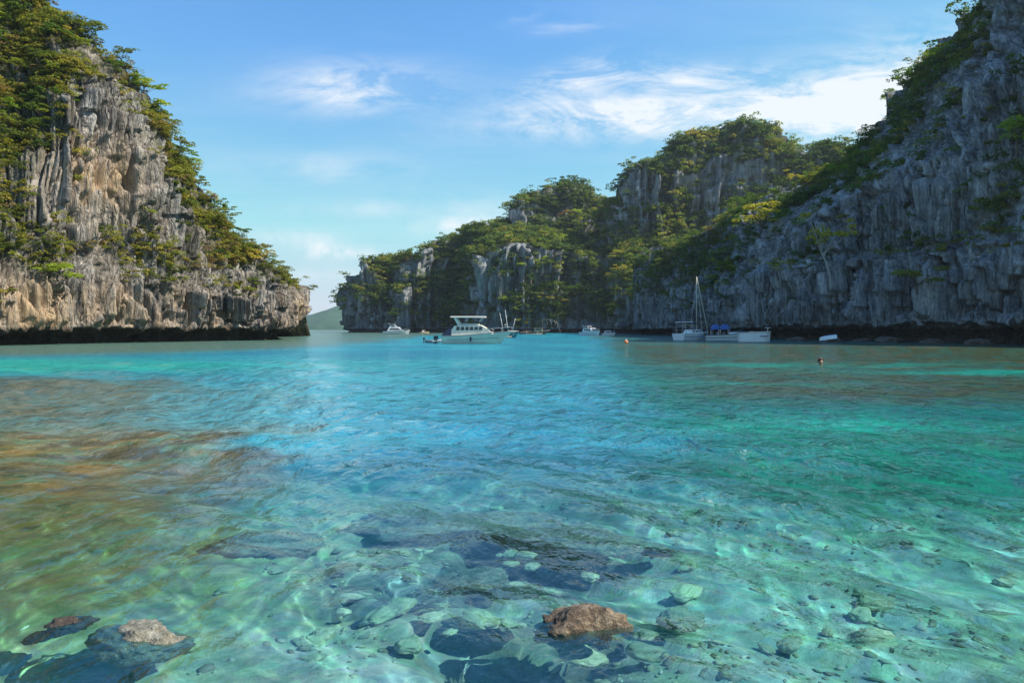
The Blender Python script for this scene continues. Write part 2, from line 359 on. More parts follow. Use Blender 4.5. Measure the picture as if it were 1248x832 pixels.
def gauss_px(lst):
    def f(p):
        s = np.zeros(len(p))
        for cx, cy, cz, r, a in lst: s = np.maximum(s, a*np.exp(-(((p[:, 0]-cx)**2+(p[:, 1]-cy)**2)/(r*r)+(p[:, 2]-cz)**2/(r*r*0.6))))
        return s
    return f
def warm_left(p):
    a = gauss_px([(*W(125, 222, 84), 5.5, 1.3), (*W(150, 250, 86), 4, .7)])(p)
    low = (1-sm(p[:, 2], 4.5, 8.5))*sm(p[:, 2], 1.2, 2.2)*0.75
    return np.maximum(a, low)
LEFT = [
 (-330, 58, [(400, 0, 0),(345, 1, 0.3),(300, 4, 0.7),(200, 9, 0.8),(60, 16, 0.9),(-90, 24, 0.9),(-240, 32, 0.9)]),
 (-120, 64, [(400, 0, 0),(348, 1, 0.3),(300, 4, 0.7),(220, 8, 0.8),(90, 14, 0.9),(-10, 20, 0.9),(-120, 28, 0.9)]),
 (0, 70, [(400, 0, 0),(350, 0.5, 0.19),(305, 3, 0.37),(240, 6, 0.46),(140, 11, 0.95),(60, 16, 0.7),(-45, 23, 0.9)]),
 (50, 74, [(400, 0, 0),(345, 0.5, 0.12),(312, 2.6, 0.46),(240, 4, 0.09),(165, 7, 0.7),(85, 11, 0.95),(0, 17, 0.95)]),
 (100, 79, [(400, 0, 0),(340, 0.8, 0.06),(310, 2.2, 0.22),(220, 3.2, 0.0),(105, 5.0, 0.05),(75, 8.5, 0.95),(44, 13, 0.95)]),
 (150, 84, [(400, 0, 0),(340, 0.5, 0.06),(308, 2.6, 0.31),(230, 3.6, 0.0),(140, 4.8, 0),(108, 6.5, 0.3),(84, 11, 0.95)]),
 (200, 89, [(400, 0, 0),(350, 0.5, 0.12),(318, 3, 0.5),(270, 4, 0.09),(210, 5, 0.25),(180, 8, 0.95),(158, 11, 0.95)]),
 (250, 95, [(400, 0, 0),(358, 0.5, 0.12),(332, 3, 0.5),(310, 4, 0.28),(290, 5, 0.5),(266, 7, 0.95),(245, 9, 0.95)]),
 (300, 101, [(400, 0, 0),(366, 0, 0.06),(348, 2, 0.43),(336, 3, 0.43),(324, 4, 0.8),(309, 6, 0.95),(296, 8, 0.95)]),
 (338, 106, [(400, 0, 0),(384, 0, 0.0),(362, 0.3, 0.0),(348, 0.6, 0.06),(340, 1.5, 0.5),(334, 3, 0.8),(329, 5, 0.95)]),
 (352, 110, [(400, 0, 0),(390, 0, 0.0),(378, 0.2, 0.0),(366, 0.4, 0.0),(354, 0.8, 0.1),(347, 2, 0.3),(342, 4, 0.5)]),
 (356, 117, [(400.3, 0, 0),(392, 0, 0.0),(382, 0.2, 0.0),(371, 0.4, 0.0),(360, 0.8, 0.1),(353, 2, 0.3),(347, 4, 0.5)]),
 (345, 132, [(400.5, 0, 0),(390, 0, 0.0),(378, 0.2, 0.0),(366, 0.4, 0.0),(355, 0.8, 0.1),(350, 1, 0.3),(345, 2, 0.5)]),
 (290, 150, [(400.5, 0, 0),(388, 0, 0.0),(370, 0.2, 0.0),(355, 0.4, 0.0),(345, 0.8, 0.1),(340, 1, 0.3),(335, 2, 0.5)]),
]
RIGHT = [
 (770, 215,[(400.5,0,.1),(370,1,.2),(352,3,.6),(340,6,.8),(330,12,.9),(322,18,.9),(316,24,.95)]),
 (840, 180,[(400,0,0),(372,1,.2),(350,3,.5),(335,7,.9),(318,12,.9),(304,18,.9),(292,24,.95)]),
 (890, 148,[(399,0,0),(365,1,.2),(345,3,.4),(328,8,.9),(308,14,.5),(285,22,.5),(262,30,.95)]),
 (916, 118,[(396,0,0),(362,.4,0),(334,1.0,.02),(326,6,.5),(300,12,.2),(268,22,.3),(246,36,.95)]),
 (950, 112,[(395,0,0),(358,.4,0),(328,1.0,.03),(312,5,.5),(285,8,.1),(258,20,.7),(232,38,.95)]),
 (995, 106,[(394,0,0),(355,.4,0),(322,1.2,.05),(308,5,.5),(262,8,.05),(240,24,.9),(215,44,.95)]),
 (1040, 100,[(394,0,0),(345,.4,0),(318,1.2,.1),(306,4.5,.35),(238,7,0),(212,26,.95),(192,46,.95)]),
 (1095, 92,[(393,0,0),(340,.5,0),(318,1.5,.3),(302,4.5,.4),(208,7.5,.02),(160,26,.9),(106,44,.95)]),
 (1150, 85,[(392,0,0),(335,.5,0),(312,1.5,.35),(296,4.5,.35),(192,7.5,.02),(130,20,.75),(50,38,.95)]),
 (1200, 79,[(391,0,0),(325,.5,0),(296,1.6,.25),(276,5,.5),(188,8,.1),(95,13,.05),(-5,30,.95)]),
 (1250, 73,[(390,0,0),(320,.5,0),(288,1.6,.15),(252,5,.7),(170,9,.5),(60,14,.2),(-80,28,.9)]),
 (1340, 66,[(390,0,0),(315,.5,0),(275,1.6,.2),(235,5,.6),(120,9,.3),(-20,16,.4),(-200,28,.9)]),
 (1520, 56,[(389,0,0),(305,.5,0),(260,1.6,.3),(200,5,.6),(70,9,.3),(-90,16,.5),(-280,28,.9)]),
 (1900, 44,[(388,0,0),(305,.5,0),(260,1.6,.3),(200,5,.6),(70,9,.3),(-90,16,.5),(-280,28,.9)]),
]
FAR_FRONT = [
 (440, 400,[(400.5,0,0),(392,0,0),(384,.5,.1),(378,1,.3),(372,3,.6),(366,5,.8),(360,8,.9)]),
 (420, 366,[(400.5,0,0),(392,0,0),(380,.5,.1),(372,1,.3),(366,3,.6),(358,5,.8),(353,8,.9)]),
 (416, 352,[(400.5,0,0),(392,0,0),(380,.5,.1),(372,1,.3),(366,3,.6),(358,6,.8),(352,10,.9)]),
 (427, 345,[(400.5,0,0),(388,0,0),(368,.5,.05),(358,2,.4),(350,4,.8),(342,6,.6),(334,9,.8)]),
 (441, 342,[(400.5,0,0),(388,0,0),(368,.5,.1),(356,2,.6),(345,4,.7),(332,5,.2),(319,9,.7)]),
 (470, 338,[(400.5,0,.1),(386,0,.2),(368,2,.8),(352,5,.95),(338,8,.95),(324,12,.95),(316,18,.95)]),
 (500, 332,[(400.5,0,.1),(380,0,.1),(358,.5,.05),(340,2,.3),(330,6,.9),(320,12,.95),(311,18,.95)]),
 (522, 332,[(400.5,0,.3),(380,1,.7),(360,3,.8),(340,6,.6),(325,8,.3),(310,9,.1),(296,14,.7)]),
 (560, 328,[(400.5,0,.3),(382,3,.9),(362,8,.95),(342,14,.9),(322,20,.95),(302,28,.95),(284,36,.95)]),
 (585, 312,[(400.5,0,.1),(378,0,.05),(355,.5,.1),(330,1,.1),(315,2,.2),(298,14,.9),(277,32,.95)]),
 (630, 306,[(400.5,0,.1),(380,0,.2),(358,1,.5),(330,2,.2),(298,3,.1),(290,16,.9),(280,32,.95)]),
 (665, 306,[(400.5,0,.2),(380,1,.5),(358,3,.8),(335,5,.3),(305,7,.1),(296,16,.9),(286,32,.95)]),
 (700, 306,[(400.5,0,.3),(382,3,.9),(362,7,.95),(340,10,.4),(308,12,.3),(300,22,.95),(288,36,.95)]),
 (735, 296,[(400.5,0,.3),(384,3,.9),(368,8,.95),(350,14,.95),(330,20,.95),(312,28,.95),(294,40,.95)]),
 (765, 284,[(400.5,0,.1),(380,0,.2),(358,1,.2),(345,2,.6),(330,12,.95),(315,22,.95),(298,36,.95)]),
 (800, 274,[(400.5,0,.3),(382,2,.8),(362,6,.95),(345,10,.9),(330,18,.95),(315,26,.95),(296,38,.95)]),
 (850, 254,[(400.5,0,.3),(382,3,.9),(362,8,.95),(345,14,.95),(328,22,.95),(312,32,.95),(292,46,.95)]),
 (910, 240,[(400.5,0,.3),(382,3,.9),(362,8,.95),(345,14,.95),(328,22,.95),(305,32,.95),(280,46,.95)]),
 (960, 240,[(400.5,0,.3),(382,3,.9),(362,8,.95),(345,14,.95),(328,22,.95),(300,32,.95),(270,46,.95)]),
]
HUMP_B = [
 (600, 372,[(330,0,.5),(318,2,.6),(308,4,.8),(300,6,.9),(294,9,.9),(288,13,.95),(283,18,.95)]),
 (626, 366,[(330,0,.5),(308,1,.1),(296,1.5,.1),(284,2,.1),(272,3,.1),(264,6,.6),(260,12,.9)]),
 (636, 360,[(330,0,.5),(305,1,.3),(285,2,.1),(268,3,.05),(252,4,.05),(246,6,.7),(240,10,.9)]),
 (660, 358,[(330,0,.7),(305,2,.9),(285,5,.9),(268,8,.8),(250,11,.9),(240,14,.95),(231,20,.95)]),
 (695, 358,[(330,0,.7),(305,2,.9),(285,6,.95),(265,10,.9),(245,14,.95),(232,18,.95),(222,26,.95)]),
 (720, 360,[(330,0,.7),(305,2,.9),(290,6,.95),(272,10,.95),(254,16,.95),(240,22,.95),(229,30,.95)]),
 (745, 366,[(330,0,.7),(310,2,.9),(294,6,.95),(278,10,.95),(264,16,.95),(252,22,.95),(243,30,.95)]),
 (790, 376,[(330,0,.7),(310,2,.9),(296,6,.95),(284,10,.95),(272,16,.95),(262,22,.95),(252,30,.95)]),
]
HUMP_C = [
 (730, 330,[(330,0,.7),(312,2,.9),(300,4,.9),(288,8,.95),(276,12,.95),(266,18,.95),(258,24,.95)]),
 (762, 322,[(330,0,.7),(305,2,.9),(282,4,.7),(262,5,.1),(244,6,.1),(234,9,.6),(228,16,.95)]),
 (776, 316,[(330,0,.7),(300,3,.9),(272,5,.6),(245,6,.05),(220,7,.05),(206,9,.7),(198,16,.95)]),
 (805, 312,[(330,0,.7),(300,4,.9),(270,7,.8),(242,9,.2),(215,10,.3),(200,14,.9),(188,22,.95)]),
 (835, 310,[(330,0,.7),(300,4,.9),(268,8,.8),(238,10,.5),(205,12,.4),(180,16,.9),(166,24,.95)]),
 (875, 308,[(330,0,.7),(300,5,.95),(268,9,.7),(235,11,.1),(200,13,.05),(172,16,.7),(156,24,.95)]),
 (905, 306,[(330,0,.7),(298,5,.95),(268,9,.9),(238,12,.5),(205,14,.2),(172,18,.9),(151,26,.95)]),
 (938, 304,[(330,0,.7),(296,5,.9),(264,8,.2),(236,10,.15),(205,14,.5),(172,20,.95),(149,28,.95)]),
 (962, 302,[(330,0,.7),(296,5,.9),(264,8,.2),(236,10,.2),(210,14,.6),(186,20,.95),(166,28,.95)]),
 (985, 300,[(330,0,.7),(300,5,.9),(270,8,.7),(244,11,.7),(220,16,.9),(200,22,.95),(184,30,.95)]),
 (1015, 298,[(330,0,.7),(300,5,.9),(270,8,.7),(244,11,.5),(220,14,.2),(195,18,.7),(172,26,.95)]),
 (1035, 298,[(330,0,.7),(300,5,.9),(270,8,.7),(248,11,.5),(225,14,.2),(204,18,.7),(186,26,.95)]),
 (1070, 300,[(330,0,.7),(305,5,.9),(280,8,.7),(262,11,.5),(245,14,.4),(230,18,.7),(218,26,.95)]),
 (1130, 300,[(330,0,.7),(315,5,.9),(305,8,.7),(295,11,.5),(285,14,.4),(275,18,.7),(265,26,.95)]),
]
# ------------------------------------------------------------------ the setting's rock
left, VL = cliff('cliff', M['rock_left'], LEFT, 0.15, [(4, .97), (14, .8), (40, .3), (60, 0)], amp=0.95, scale=1.0, notch=(1.6, 2.2), seed=3.3, warm=warm_left, follow=1.3, terr=0.2, auto=0.2, flute=1.3)
tag(left, kind='structure')
right, VR = cliff('cliff', M['rock_right'], RIGHT, 0.19, [(5, .97), (16, .8), (45, .3), (70, 0)], amp=1.0, scale=1.15, notch=(2.2, 2.8), seed=61.7, crag=1.9, follow=1.1, flute=2.1, terr=0.4, auto=0.35, ledge=0.7)
tag(right, kind='structure')
ff, VF = cliff('island', M['rock_far'], FAR_FRONT, 0.75, [(8, .97), (25, .8), (60, .3), (90, 0)], amp=1.0, scale=2.6, notch=(1.9, 3.0), seed=133.1, crag=1.3, flute=1.7, auto=0.55)
tag(ff, kind='structure')
hb, VB = cliff('hill', M['rock_far'], HUMP_B, 0.85, [(8, .97), (25, .8), (60, .3), (90, 0)], amp=0.9, scale=2.6, seed=211.9, crag=1.2, flute=1.5, auto=0.6)
tag(hb, kind='structure')
hc, VC = cliff('hill', M['rock_far'], HUMP_C, 0.8, [(8, .97), (25, .8), (60, .3), (90, 0)], amp=1.0, scale=2.6, seed=301.3, crag=1.2, flute=1.7, auto=0.55)
tag(hc, kind='structure')

# distant hill across the strait
def far_hill():
    xs = np.linspace(-1500, 300, 220); ys = np.linspace(1500, 2100, 40)
    X, Y = np.meshgrid(xs, ys)
    ctr = W(398, 374, 1550)
    h = 52*np.exp(-((X-ctr[0])/75)**2)+34*np.exp(-((X-ctr[0]+170)/120)**2)+60*np.exp(-((X-ctr[0]+520)/220)**2)+30*np.exp(-((X-ctr[0]-230)/150)**2)
    h = h*np.sin(np.clip((Y-1500)/600, 0, 1)*math.pi)**0.7*1.05+4*fbm(X*0.02, Y*0.02, 5.0, 5)-3
    m, t = new_mat('hill_green')
    n = t.noise(t.n('ShaderNodeNewGeometry').outputs['Position'], 0.06, 5, 0.7)
    out(t, t.n('ShaderNodeBsdfPrincipled', ins={'Base Color': t.ramp(n, [(0.35, (0.015, 0.05, 0.03)), (0.65, (0.035, 0.09, 0.05))]), 'Roughness': 1.0}).outputs[0])
    o = link('hill', np_mesh('hill', np.stack([X, Y, h], -1).reshape(-1, 3), grid_faces(40, 220), [m])); tag(o, kind='structure')
far_hill()

# ------------------------------------------------------------------ water and sea bed
def bed_fields(X, Y):
    """depth of the sea bed and its cover, in metres from the viewer's rock"""
    n1 = fbm(X*0.35, Y*0.35, 1.0, 4); n2 = fbm(X*0.9, Y*0.9, 2.0, 4); n3 = fbm(X*0.10, Y*0.10, 3.0, 4)
    wx = X+0.5*n1+0.05*Y*n3; wy = Y+0.6*n2*0.6+0.10*Y*n3
    blob = lambda cx, cy, rx, ry, sh=1.0: np.exp(-(np.abs((wx-cx)/rx)**2+np.abs((wy-cy)/ry)**2)*sh)
    dep = 0.36+0.05*np.clip(Y-3.0, 0, 30)+0.04*np.clip(Y-16, 0, 60)
    dep = np.minimum(dep, 3.6)
    hole = 0.9*blob(-0.35, 5.2, 0.75, 0.55)+0.5*blob(0.1, 4.0, 0.5, 0.35)
    weed = sm(-wx-(0.20*wy+0.62)-0.45*n1, -0.2, 0.6)*sm(wy-0.25*wx, 4.2, 5.6)*(1-0.8*sm(wy, 10.5, 14.0))*(1-sm(wy, 20, 24))
    band = sm(-wx-0.36*wy, -0.5, 3.0)*sm(wy, 11.5, 14)*(1-sm(wy, 21, 25))*0.8
    foot = sm(wy-(62+0.9*(wx+30)), -28, -8)*sm(-wx, 12, 24)
    reef = sm(wx-(0.09*wy+1.0)-0.5*n1, 0.0, 4.5)*sm(wy, 13.5, 18)*(1-0.35*sm(wy, 60, 90))
    reef = np.maximum(reef, blob(7.4, 9.4, 2.4, 2.2)*1.1)
    lane = np.maximum(np.maximum(blob(20, 27.5, 8.0, 1.6), blob(7, 22, 3.2, 1.0)*0.6), np.maximum(blob(5.2, 11.6, 2.6, 1.1), blob(13, 33, 7.0, 1.2)*0.9))
    lane = np.maximum(lane, blob(5.3, 8.2, 1.2, 0.8)*0.9)
    turq = blob(-22, 32, 13.0, 6.5)*1.3
    return dep, hole, np.clip(weed, 0, 1), np.clip(band, 0, 1), np.clip(foot, 0, 1), np.clip(reef, 0, 1), np.clip(lane, 0, 1), np.clip(turq, 0, 1), n1, n2, n3
def waves(X, Y, sp):
    h = np.zeros_like(X)
    r = np.random.default_rng(21)
    wv = [(2.9, .024, 42), (1.9, .019, 24), (1.3, .0150, 56), (0.9, .0085, 10), (0.66, .0056, 44), (0.47, .0032, 66), (0.34, .0020, 20), (0.25, .0011, -14), (0.19, .0007, 48), (4.4, .026, 58), (1.1, .006, -30), (0.5, .0022, 95)]
    for L, a, ang in wv:
        ang = R(ang); kx, ky = math.cos(ang), math.sin(ang)
        ph = (X*kx+Y*ky)*2*math.pi/L+2.6*pn(X*0.42/L**0.5, Y*0.42/L**0.5, L*7)+r.uniform(0, 6)
        am = a*(0.45+1.0*sm(pn(X*0.35/L, Y*0.35/L, L*3+9), -0.5, 0.6))*sm(L/sp, 2.2, 5.0)*(1+(0.45*sm(X-0.05*Y, 0.0, 1.6)*(1-sm(Y, 7, 10)) if 0.6 < L < 1.6 else 0))
        s = np.sin(ph); h += am*(s+0.25*np.cos(2*ph))
    return h
def water():
    nr, nc = 560, 760
    q = np.linspace(0, 1, nr)
    Yv = 1.0/np.interp(q, [0, 1], [1/1.35, 1/420.0]); Yv[-1] = 420
    Yv = np.concatenate([[-60, -20, -6, -1.5, 0.2, 0.8, 1.1], Yv, [520, 700, 1000, 1500, 2200, 3200, 4600]])
    tt = np.linspace(-1, 1, nc); tt = tt*(0.86+0.14*tt*tt)
    X = tt[None, :]*(np.abs(Yv)[:, None]*0.92+1.9); Y = np.broadcast_to(Yv[:, None], X.shape).copy()
    far = np.abs(tt)[None, :] > 0.985
    X = np.where(far, np.sign(X)*np.maximum(np.abs(X), np.abs(X)*2.5+150*sm(np.abs(Yv), 0, 60)[:, None]+40), X)
    sp = np.maximum(np.gradient(Yv)[:, None], np.gradient(X, axis=1))
    spy = np.maximum(np.abs(np.gradient(Yv)[:, None]), 0.01)
    Z = waves(X, Y, np.maximum(np.abs(np.gradient(X, axis=1)), spy*0.5))
    dep, hole, weed, band, foot, reef, lane, turq, n1, n2, n3 = bed_fields(X, Y)
    mixc = lambda a, b, f: a+(np.asarray(b)-a)*f[..., None]
    c = np.broadcast_to(np.array([0.014, 0.20, 0.285]), X.shape+(3,)).copy()
    c = mixc(c, [0.02, 0.265, 0.33], sm(n3, -0.2, 0.5)*0.8)
    c = mixc(c, [0.014, 0.17, 0.28], sm(-n3+0.3*n1, 0.1, 0.7)*0.8*sm(Y, 5, 12))
    c = mixc(c, [0.004, 0.115, 0.085], sm(X-(0.13*Y-0.4)-n1*0.8, -0.5, 2.5)*(1-0.5*sm(Y, 50, 120))*sm(Y, 5, 8)*0.85)
    c = mixc(c, [0.044, 0.054, 0.018], reef*np.clip(0.85+0.5*n2, 0, 1)*0.97)
    c = mixc(c, [0.095, 0.080, 0.045], reef*sm(n1+n2*0.5, 0.25, 0.8)*0.7*sm(X, 8, 20))
    c = mixc(c, [0.008, 0.26, 0.20], lane)
    c = mixc(c, [0.085, 0.085, 0.042], band*np.clip(0.8+0.4*n2, 0, 1))
    c = mixc(c, [0.165, 0.118, 0.022], weed*np.clip(0.9+0.3*n2, 0, 1))
    n5 = fbm(X*1.1+3, Y*2.4, 6.0, 5, 0.6)
    c = mixc(c, [0.040, 0.036, 0.014], weed*sm(n1*0.4+n5, 0.05, 0.45)*0.85)
    c = mixc(c, [0.06, 0.17, 0.10], weed*sm(-n5-0.3*n2, 0.1, 0.6)*0.75)
    c = mixc(c, [0.010, 0.135, 0.25], np.exp(-(((X+0.8)/2.2)**2+((Y-8.3)/2.6)**2))*0.8)
    c = mixc(c, [0.006, 0.17, 0.125], sm(X-(0.22*Y-0.3)-0.5*n1, 0, 1.6)*(1-sm(Y, 8.5, 13))*0.85)
    c = mixc(c, [0.09, 0.13, 0.075], foot*0.8)
    c = mixc(c, [0.008, 0.34, 0.30], turq)
    # opaque share of the water column: thin by the rocks, closing with depth
    op = 0.06+0.90*sm(Y+0.25*np.abs(X)+0.5*n1, 5.4, 11.5)
    op = np.maximum(op, (0.25+0.5*sm(Y, 5.0, 8.5))*weed)
    me = np_mesh('sea_water', np.stack([X, Y, Z], -1).reshape(-1, 3), grid_faces(*X.shape), [], True,
                 {'body': c.reshape(-1, 3), 'opaque': op.ravel(), 'depth': dep.ravel(),
                  'swell': (sm(X-0.12*Y, -0.1, 1.4)*(1-sm(Y, 6, 9.5))).ravel(), 'ripple': (0.040+0.05*sm(X-0.1*Y, 0.0, 1.8)+0.065*sm(Y, 4.5, 13)).ravel(), 'sheen': (0.58-0.22*sm(Y, 12, 60)).ravel(), 'chop': (0.012+0.12*sm(Y, 14, 80)).ravel()})
    m, t = new_mat('sea_water')
    p = t.n('ShaderNodeNewGeometry').outputs['Position']
    a = lambda n, o='Fac': t.n('ShaderNodeAttribute', attribute_name=n).outputs[o]
    hN = t.math('ADD', t.math('MULTIPLY', t.noise(t.mapping(p, (1.7, 1.0, 1), (0, 0, R(-25))), 1.9, 4, 0.55, 0.4), 1.0),
                t.math('MULTIPLY', t.noise(t.mapping(p, (2.0, 1.0, 1), (0, 0, R(-40))), 7.0, 3, 0.5, 0.3), 0.16))
    hN = t.math('ADD', hN, t.math('MULTIPLY', t.noise(t.mapping(p, (1.7, 0.8, 1), (0, 0, R(-38))), 0.85, 2, 0.4, 0.3), t.math('ADD', 1.3, t.math('MULTIPLY', a('swell'), 3.6))))
    bmp = t.n('ShaderNodeBump', ins={'Height': hN, 'Strength': 1.0, 'Distance': t.math('MULTIPLY', a('ripple'), 1.0)}).outputs[0]
    # wind-roughened patches carry more small ripple
    fr = t.n('ShaderNodeFresnel', ins={'IOR': 1.5, 'Normal': bmp}).outputs[0]
    fr = t.math('MINIMUM', fr, a('sheen'))
    mott = t.noise(t.mapping(p, (1.0, 1.9, 1), (0, 0, R(20))), 1.7, 8, 0.76, 0.9)
    body = t.mix(1.0, a('body', 'Color'), t.ramp(mott, [(0.3, (0.35, 0.5, 0.55)), (0.5, 1.0), (0.70, (1.9, 1.55, 1.35))]), 'MULTIPLY')
    dp = a('depth')
    tint = t.n('ShaderNodeCombineColor', ins={0: t.math('EXPONENT', t.math('MULTIPLY', dp, -1.15)), 1: t.math('EXPONENT', t.math('MULTIPLY', dp, -0.05)), 2: t.math('EXPONENT', t.math('MULTIPLY', dp, -0.06))}).outputs[0]
    tr = t.n('ShaderNodeBsdfRefraction', ins={'Color': tint, 'IOR': 1.33, 'Roughness': 0.0})
    df = t.n('ShaderNodeBsdfDiffuse', ins={'Color': body, 'Normal': bmp})
    und = t.n('ShaderNodeMixShader', ins={0: a('opaque'), 1: tr.outputs[0], 2: df.outputs[0]})
    gl = t.n('ShaderNodeBsdfGlossy', ins={'Roughness': a('chop'), 'Normal': bmp, 'Color': (1, 1, 1, 1)})
    mx = t.n('ShaderNodeMixShader', ins={0: fr, 1: und.outputs[0], 2: gl.outputs[0]})
    out(t, mx.outputs[0]); me.materials.append(m)
    o = link('sea_water', me); o.cycles.is_caustics_caster = True; tag(o, kind='structure')
water()
def sea_bed():
    xs = np.concatenate([np.linspace(-60, -10, 25)[:-1], np.linspace(-10, 10, 260), np.linspace(10, 60, 25)[1:]])
    ys = np.concatenate([np.linspace(-8, 1, 12)[:-1], np.linspace(1, 14, 240), np.linspace(14, 130, 60)[1:]])
    X, Y = np.meshgrid(xs, ys)
    dep, hole, weed, band, foot, reef, lane, turq, n1, n2, n3 = bed_fields(X, Y)
    near = 1-sm(Y, 8, 14)
    Z = -dep-hole*0.8+near*(0.07*n2+0.05*n1)+near*0.03*np.abs(pn(X*4, Y*4, 3.0))
    Z = Z+weed*near*(0.10*np.abs(pn(X*1.7, Y*1.7, 8.0))+0.05*np.abs(pn(X*4.3, Y*4.3, 9.0)))
    c = np.broadcast_to(np.array([0.70, 0.70, 0.58]), X.shape+(3,)).copy()
    mixc = lambda a, b, f: a+(np.asarray(b)-a)*f[..., None]
    c = mixc(c, [0.34, 0.31, 0.20], sm(n2+0.4*n1, -0.1, 0.5)*0.7)
    n5 = fbm(X*1.6+3, Y*2.4, 6.0, 5, 0.6); c = mixc(c, [0.40, 0.27, 0.05], weed*0.95); c = mixc(c, [0.10, 0.075, 0.03], weed*sm(n5, 0.1, 0.5)*0.85); c = mixc(c, [0.5, 0.55, 0.28], weed*sm(-n5, 0.2, 0.6)*0.7); c = mixc(c, [0.10, 0.12, 0.15], np.clip(hole*1.2, 0, 1)*0.85)  # last mix paints the dark blue shade of the hollows into the bed colour
    c = mixc(c, [0.46, 0.64, 0.52], sm(X-(0.13*Y-0.1)-0.5*n1, 0, 1.4)*0.75)
    c = mixc(c, [0.48, 0.52, 0.26], sm(-X-0.9-0.4*n1, 0, 1.0)*0.6)
    c = mixc(c, [0.20, 0.17, 0.15], np.exp(-(((X-0.2-0.4*n1)/1.1)**2+((Y-6.3)/1.0)**2))*0.9)
    me = np_mesh('sea_bed', np.stack([X, Y, Z], -1).reshape(-1, 3), grid_faces(*X.shape), [], True, {'col': c.reshape(-1, 3)})
    m, t = new_mat('sea_bed_sand'); p = t.n('ShaderNodeNewGeometry').outputs['Position']
    n = t.noise(p, 7, 6, 0.7); vo = t.n('ShaderNodeTexVoronoi', ins={'Vector': p, 'Scale': 9.0})
    cc = t.mix(1.0, t.n('ShaderNodeAttribute', attribute_name='col').outputs['Color'], t.ramp(n, [(0.3, 0.55), (0.7, 1.25)]), 'MULTIPLY')
    cc = t.mix(0.25, cc, t.mix(1.0, cc, vo.outputs['Color'], 'MULTIPLY'))
    b = t.n('ShaderNodeBump', ins={'Height': n, 'Strength': 0.7, 'Distance': 0.05})
    out(t, t.n('ShaderNodeBsdfPrincipled', ins={'Base Color': cc, 'Roughness': 0.95, 'Normal': b.outputs[0]}).outputs[0])
    me.materials.append(m); o = link('sea_bed', me); o.cycles.is_caustics_receiver = True; tag(o, kind='structure')
sea_bed()

# ------------------------------------------------------------------ vegetation
def leaves(r, centers, nrm, size, asp=0.55):
    """one small pointed leaf spray per centre"""
    n = len(centers)
    nn = nrm+r.normal(size=(n, 3))*0.55; nn /= np.linalg.norm(nn, axis=1)[:, None]
    t1 = np.cross(nn, r.normal(size=(n, 3))); t1 /= np.linalg.norm(t1, axis=1)[:, None]+1e-9
    t2 = np.cross(nn, t1)
    L = size*r.uniform(0.6, 1.35, n)[:, None]
    c = centers
    v = np.stack([c+t1*L*0.5, c+t2*L*asp*0.5+nn*L*0.08, c-t1*L*0.5, c-t2*L*asp*0.5+nn*L*0.08], 1)
    return v.reshape(-1, 3)
def puffs(r, pc, pr, n_each, size, flat=0.6):
    cs, ns = [], []
    for c, rad in zip(pc, pr):
        d = r.normal(size=(n_each, 3)); d /= np.linalg.norm(d, axis=1)[:, None]
        d[:, 2] = np.abs(d[:, 2])*1.0-0.25*r.uniform(0, 1, n_each)
        q = d*rad*(r.uniform(0.35, 1.0, n_each)[:, None]**0.6); q[:, 2] *= flat
        cs.append(c+q); ns.append(d*0.7+np.array([0, 0, 0.55]))
    return leaves(r, np.concatenate(cs), np.concatenate(ns), size)
def quads(v): return np.arange(len(v)).reshape(-1, 4)
def tube_np(pts, rad, sides=5):
    """tapered tube along points"""
    pts = np.asarray(pts, float); vs = []; n = len(pts)
    for i, (p, q) in enumerate(zip(pts, rad)):
        d = pts[min(i+1, n-1)]-pts[max(i-1, 0)]; d = d/(np.linalg.norm(d)+1e-9)
        u = np.cross(d, [0.3, 0.9, 0.2]); u /= np.linalg.norm(u)+1e-9; w = np.cross(d, u)
        a = np.arange(sides)/sides*2*math.pi
        vs.append(p+q*(np.cos(a)[:, None]*u+np.sin(a)[:, None]*w))
    v = np.concatenate(vs); f = []
    for i in range(n-1):
        for k in range(sides):
            f.append((i*sides+k, i*sides+(k+1) % sides, (i+1)*sides+(k+1) % sides, (i+1)*sides+k))
    return v, np.array(f)
def join(parts):
    vs, fs, o = [], [], 0
    for v, f in parts: vs.append(v); fs.append(f+o); o += len(v)
    return np.concatenate(vs), np.concatenate(fs)
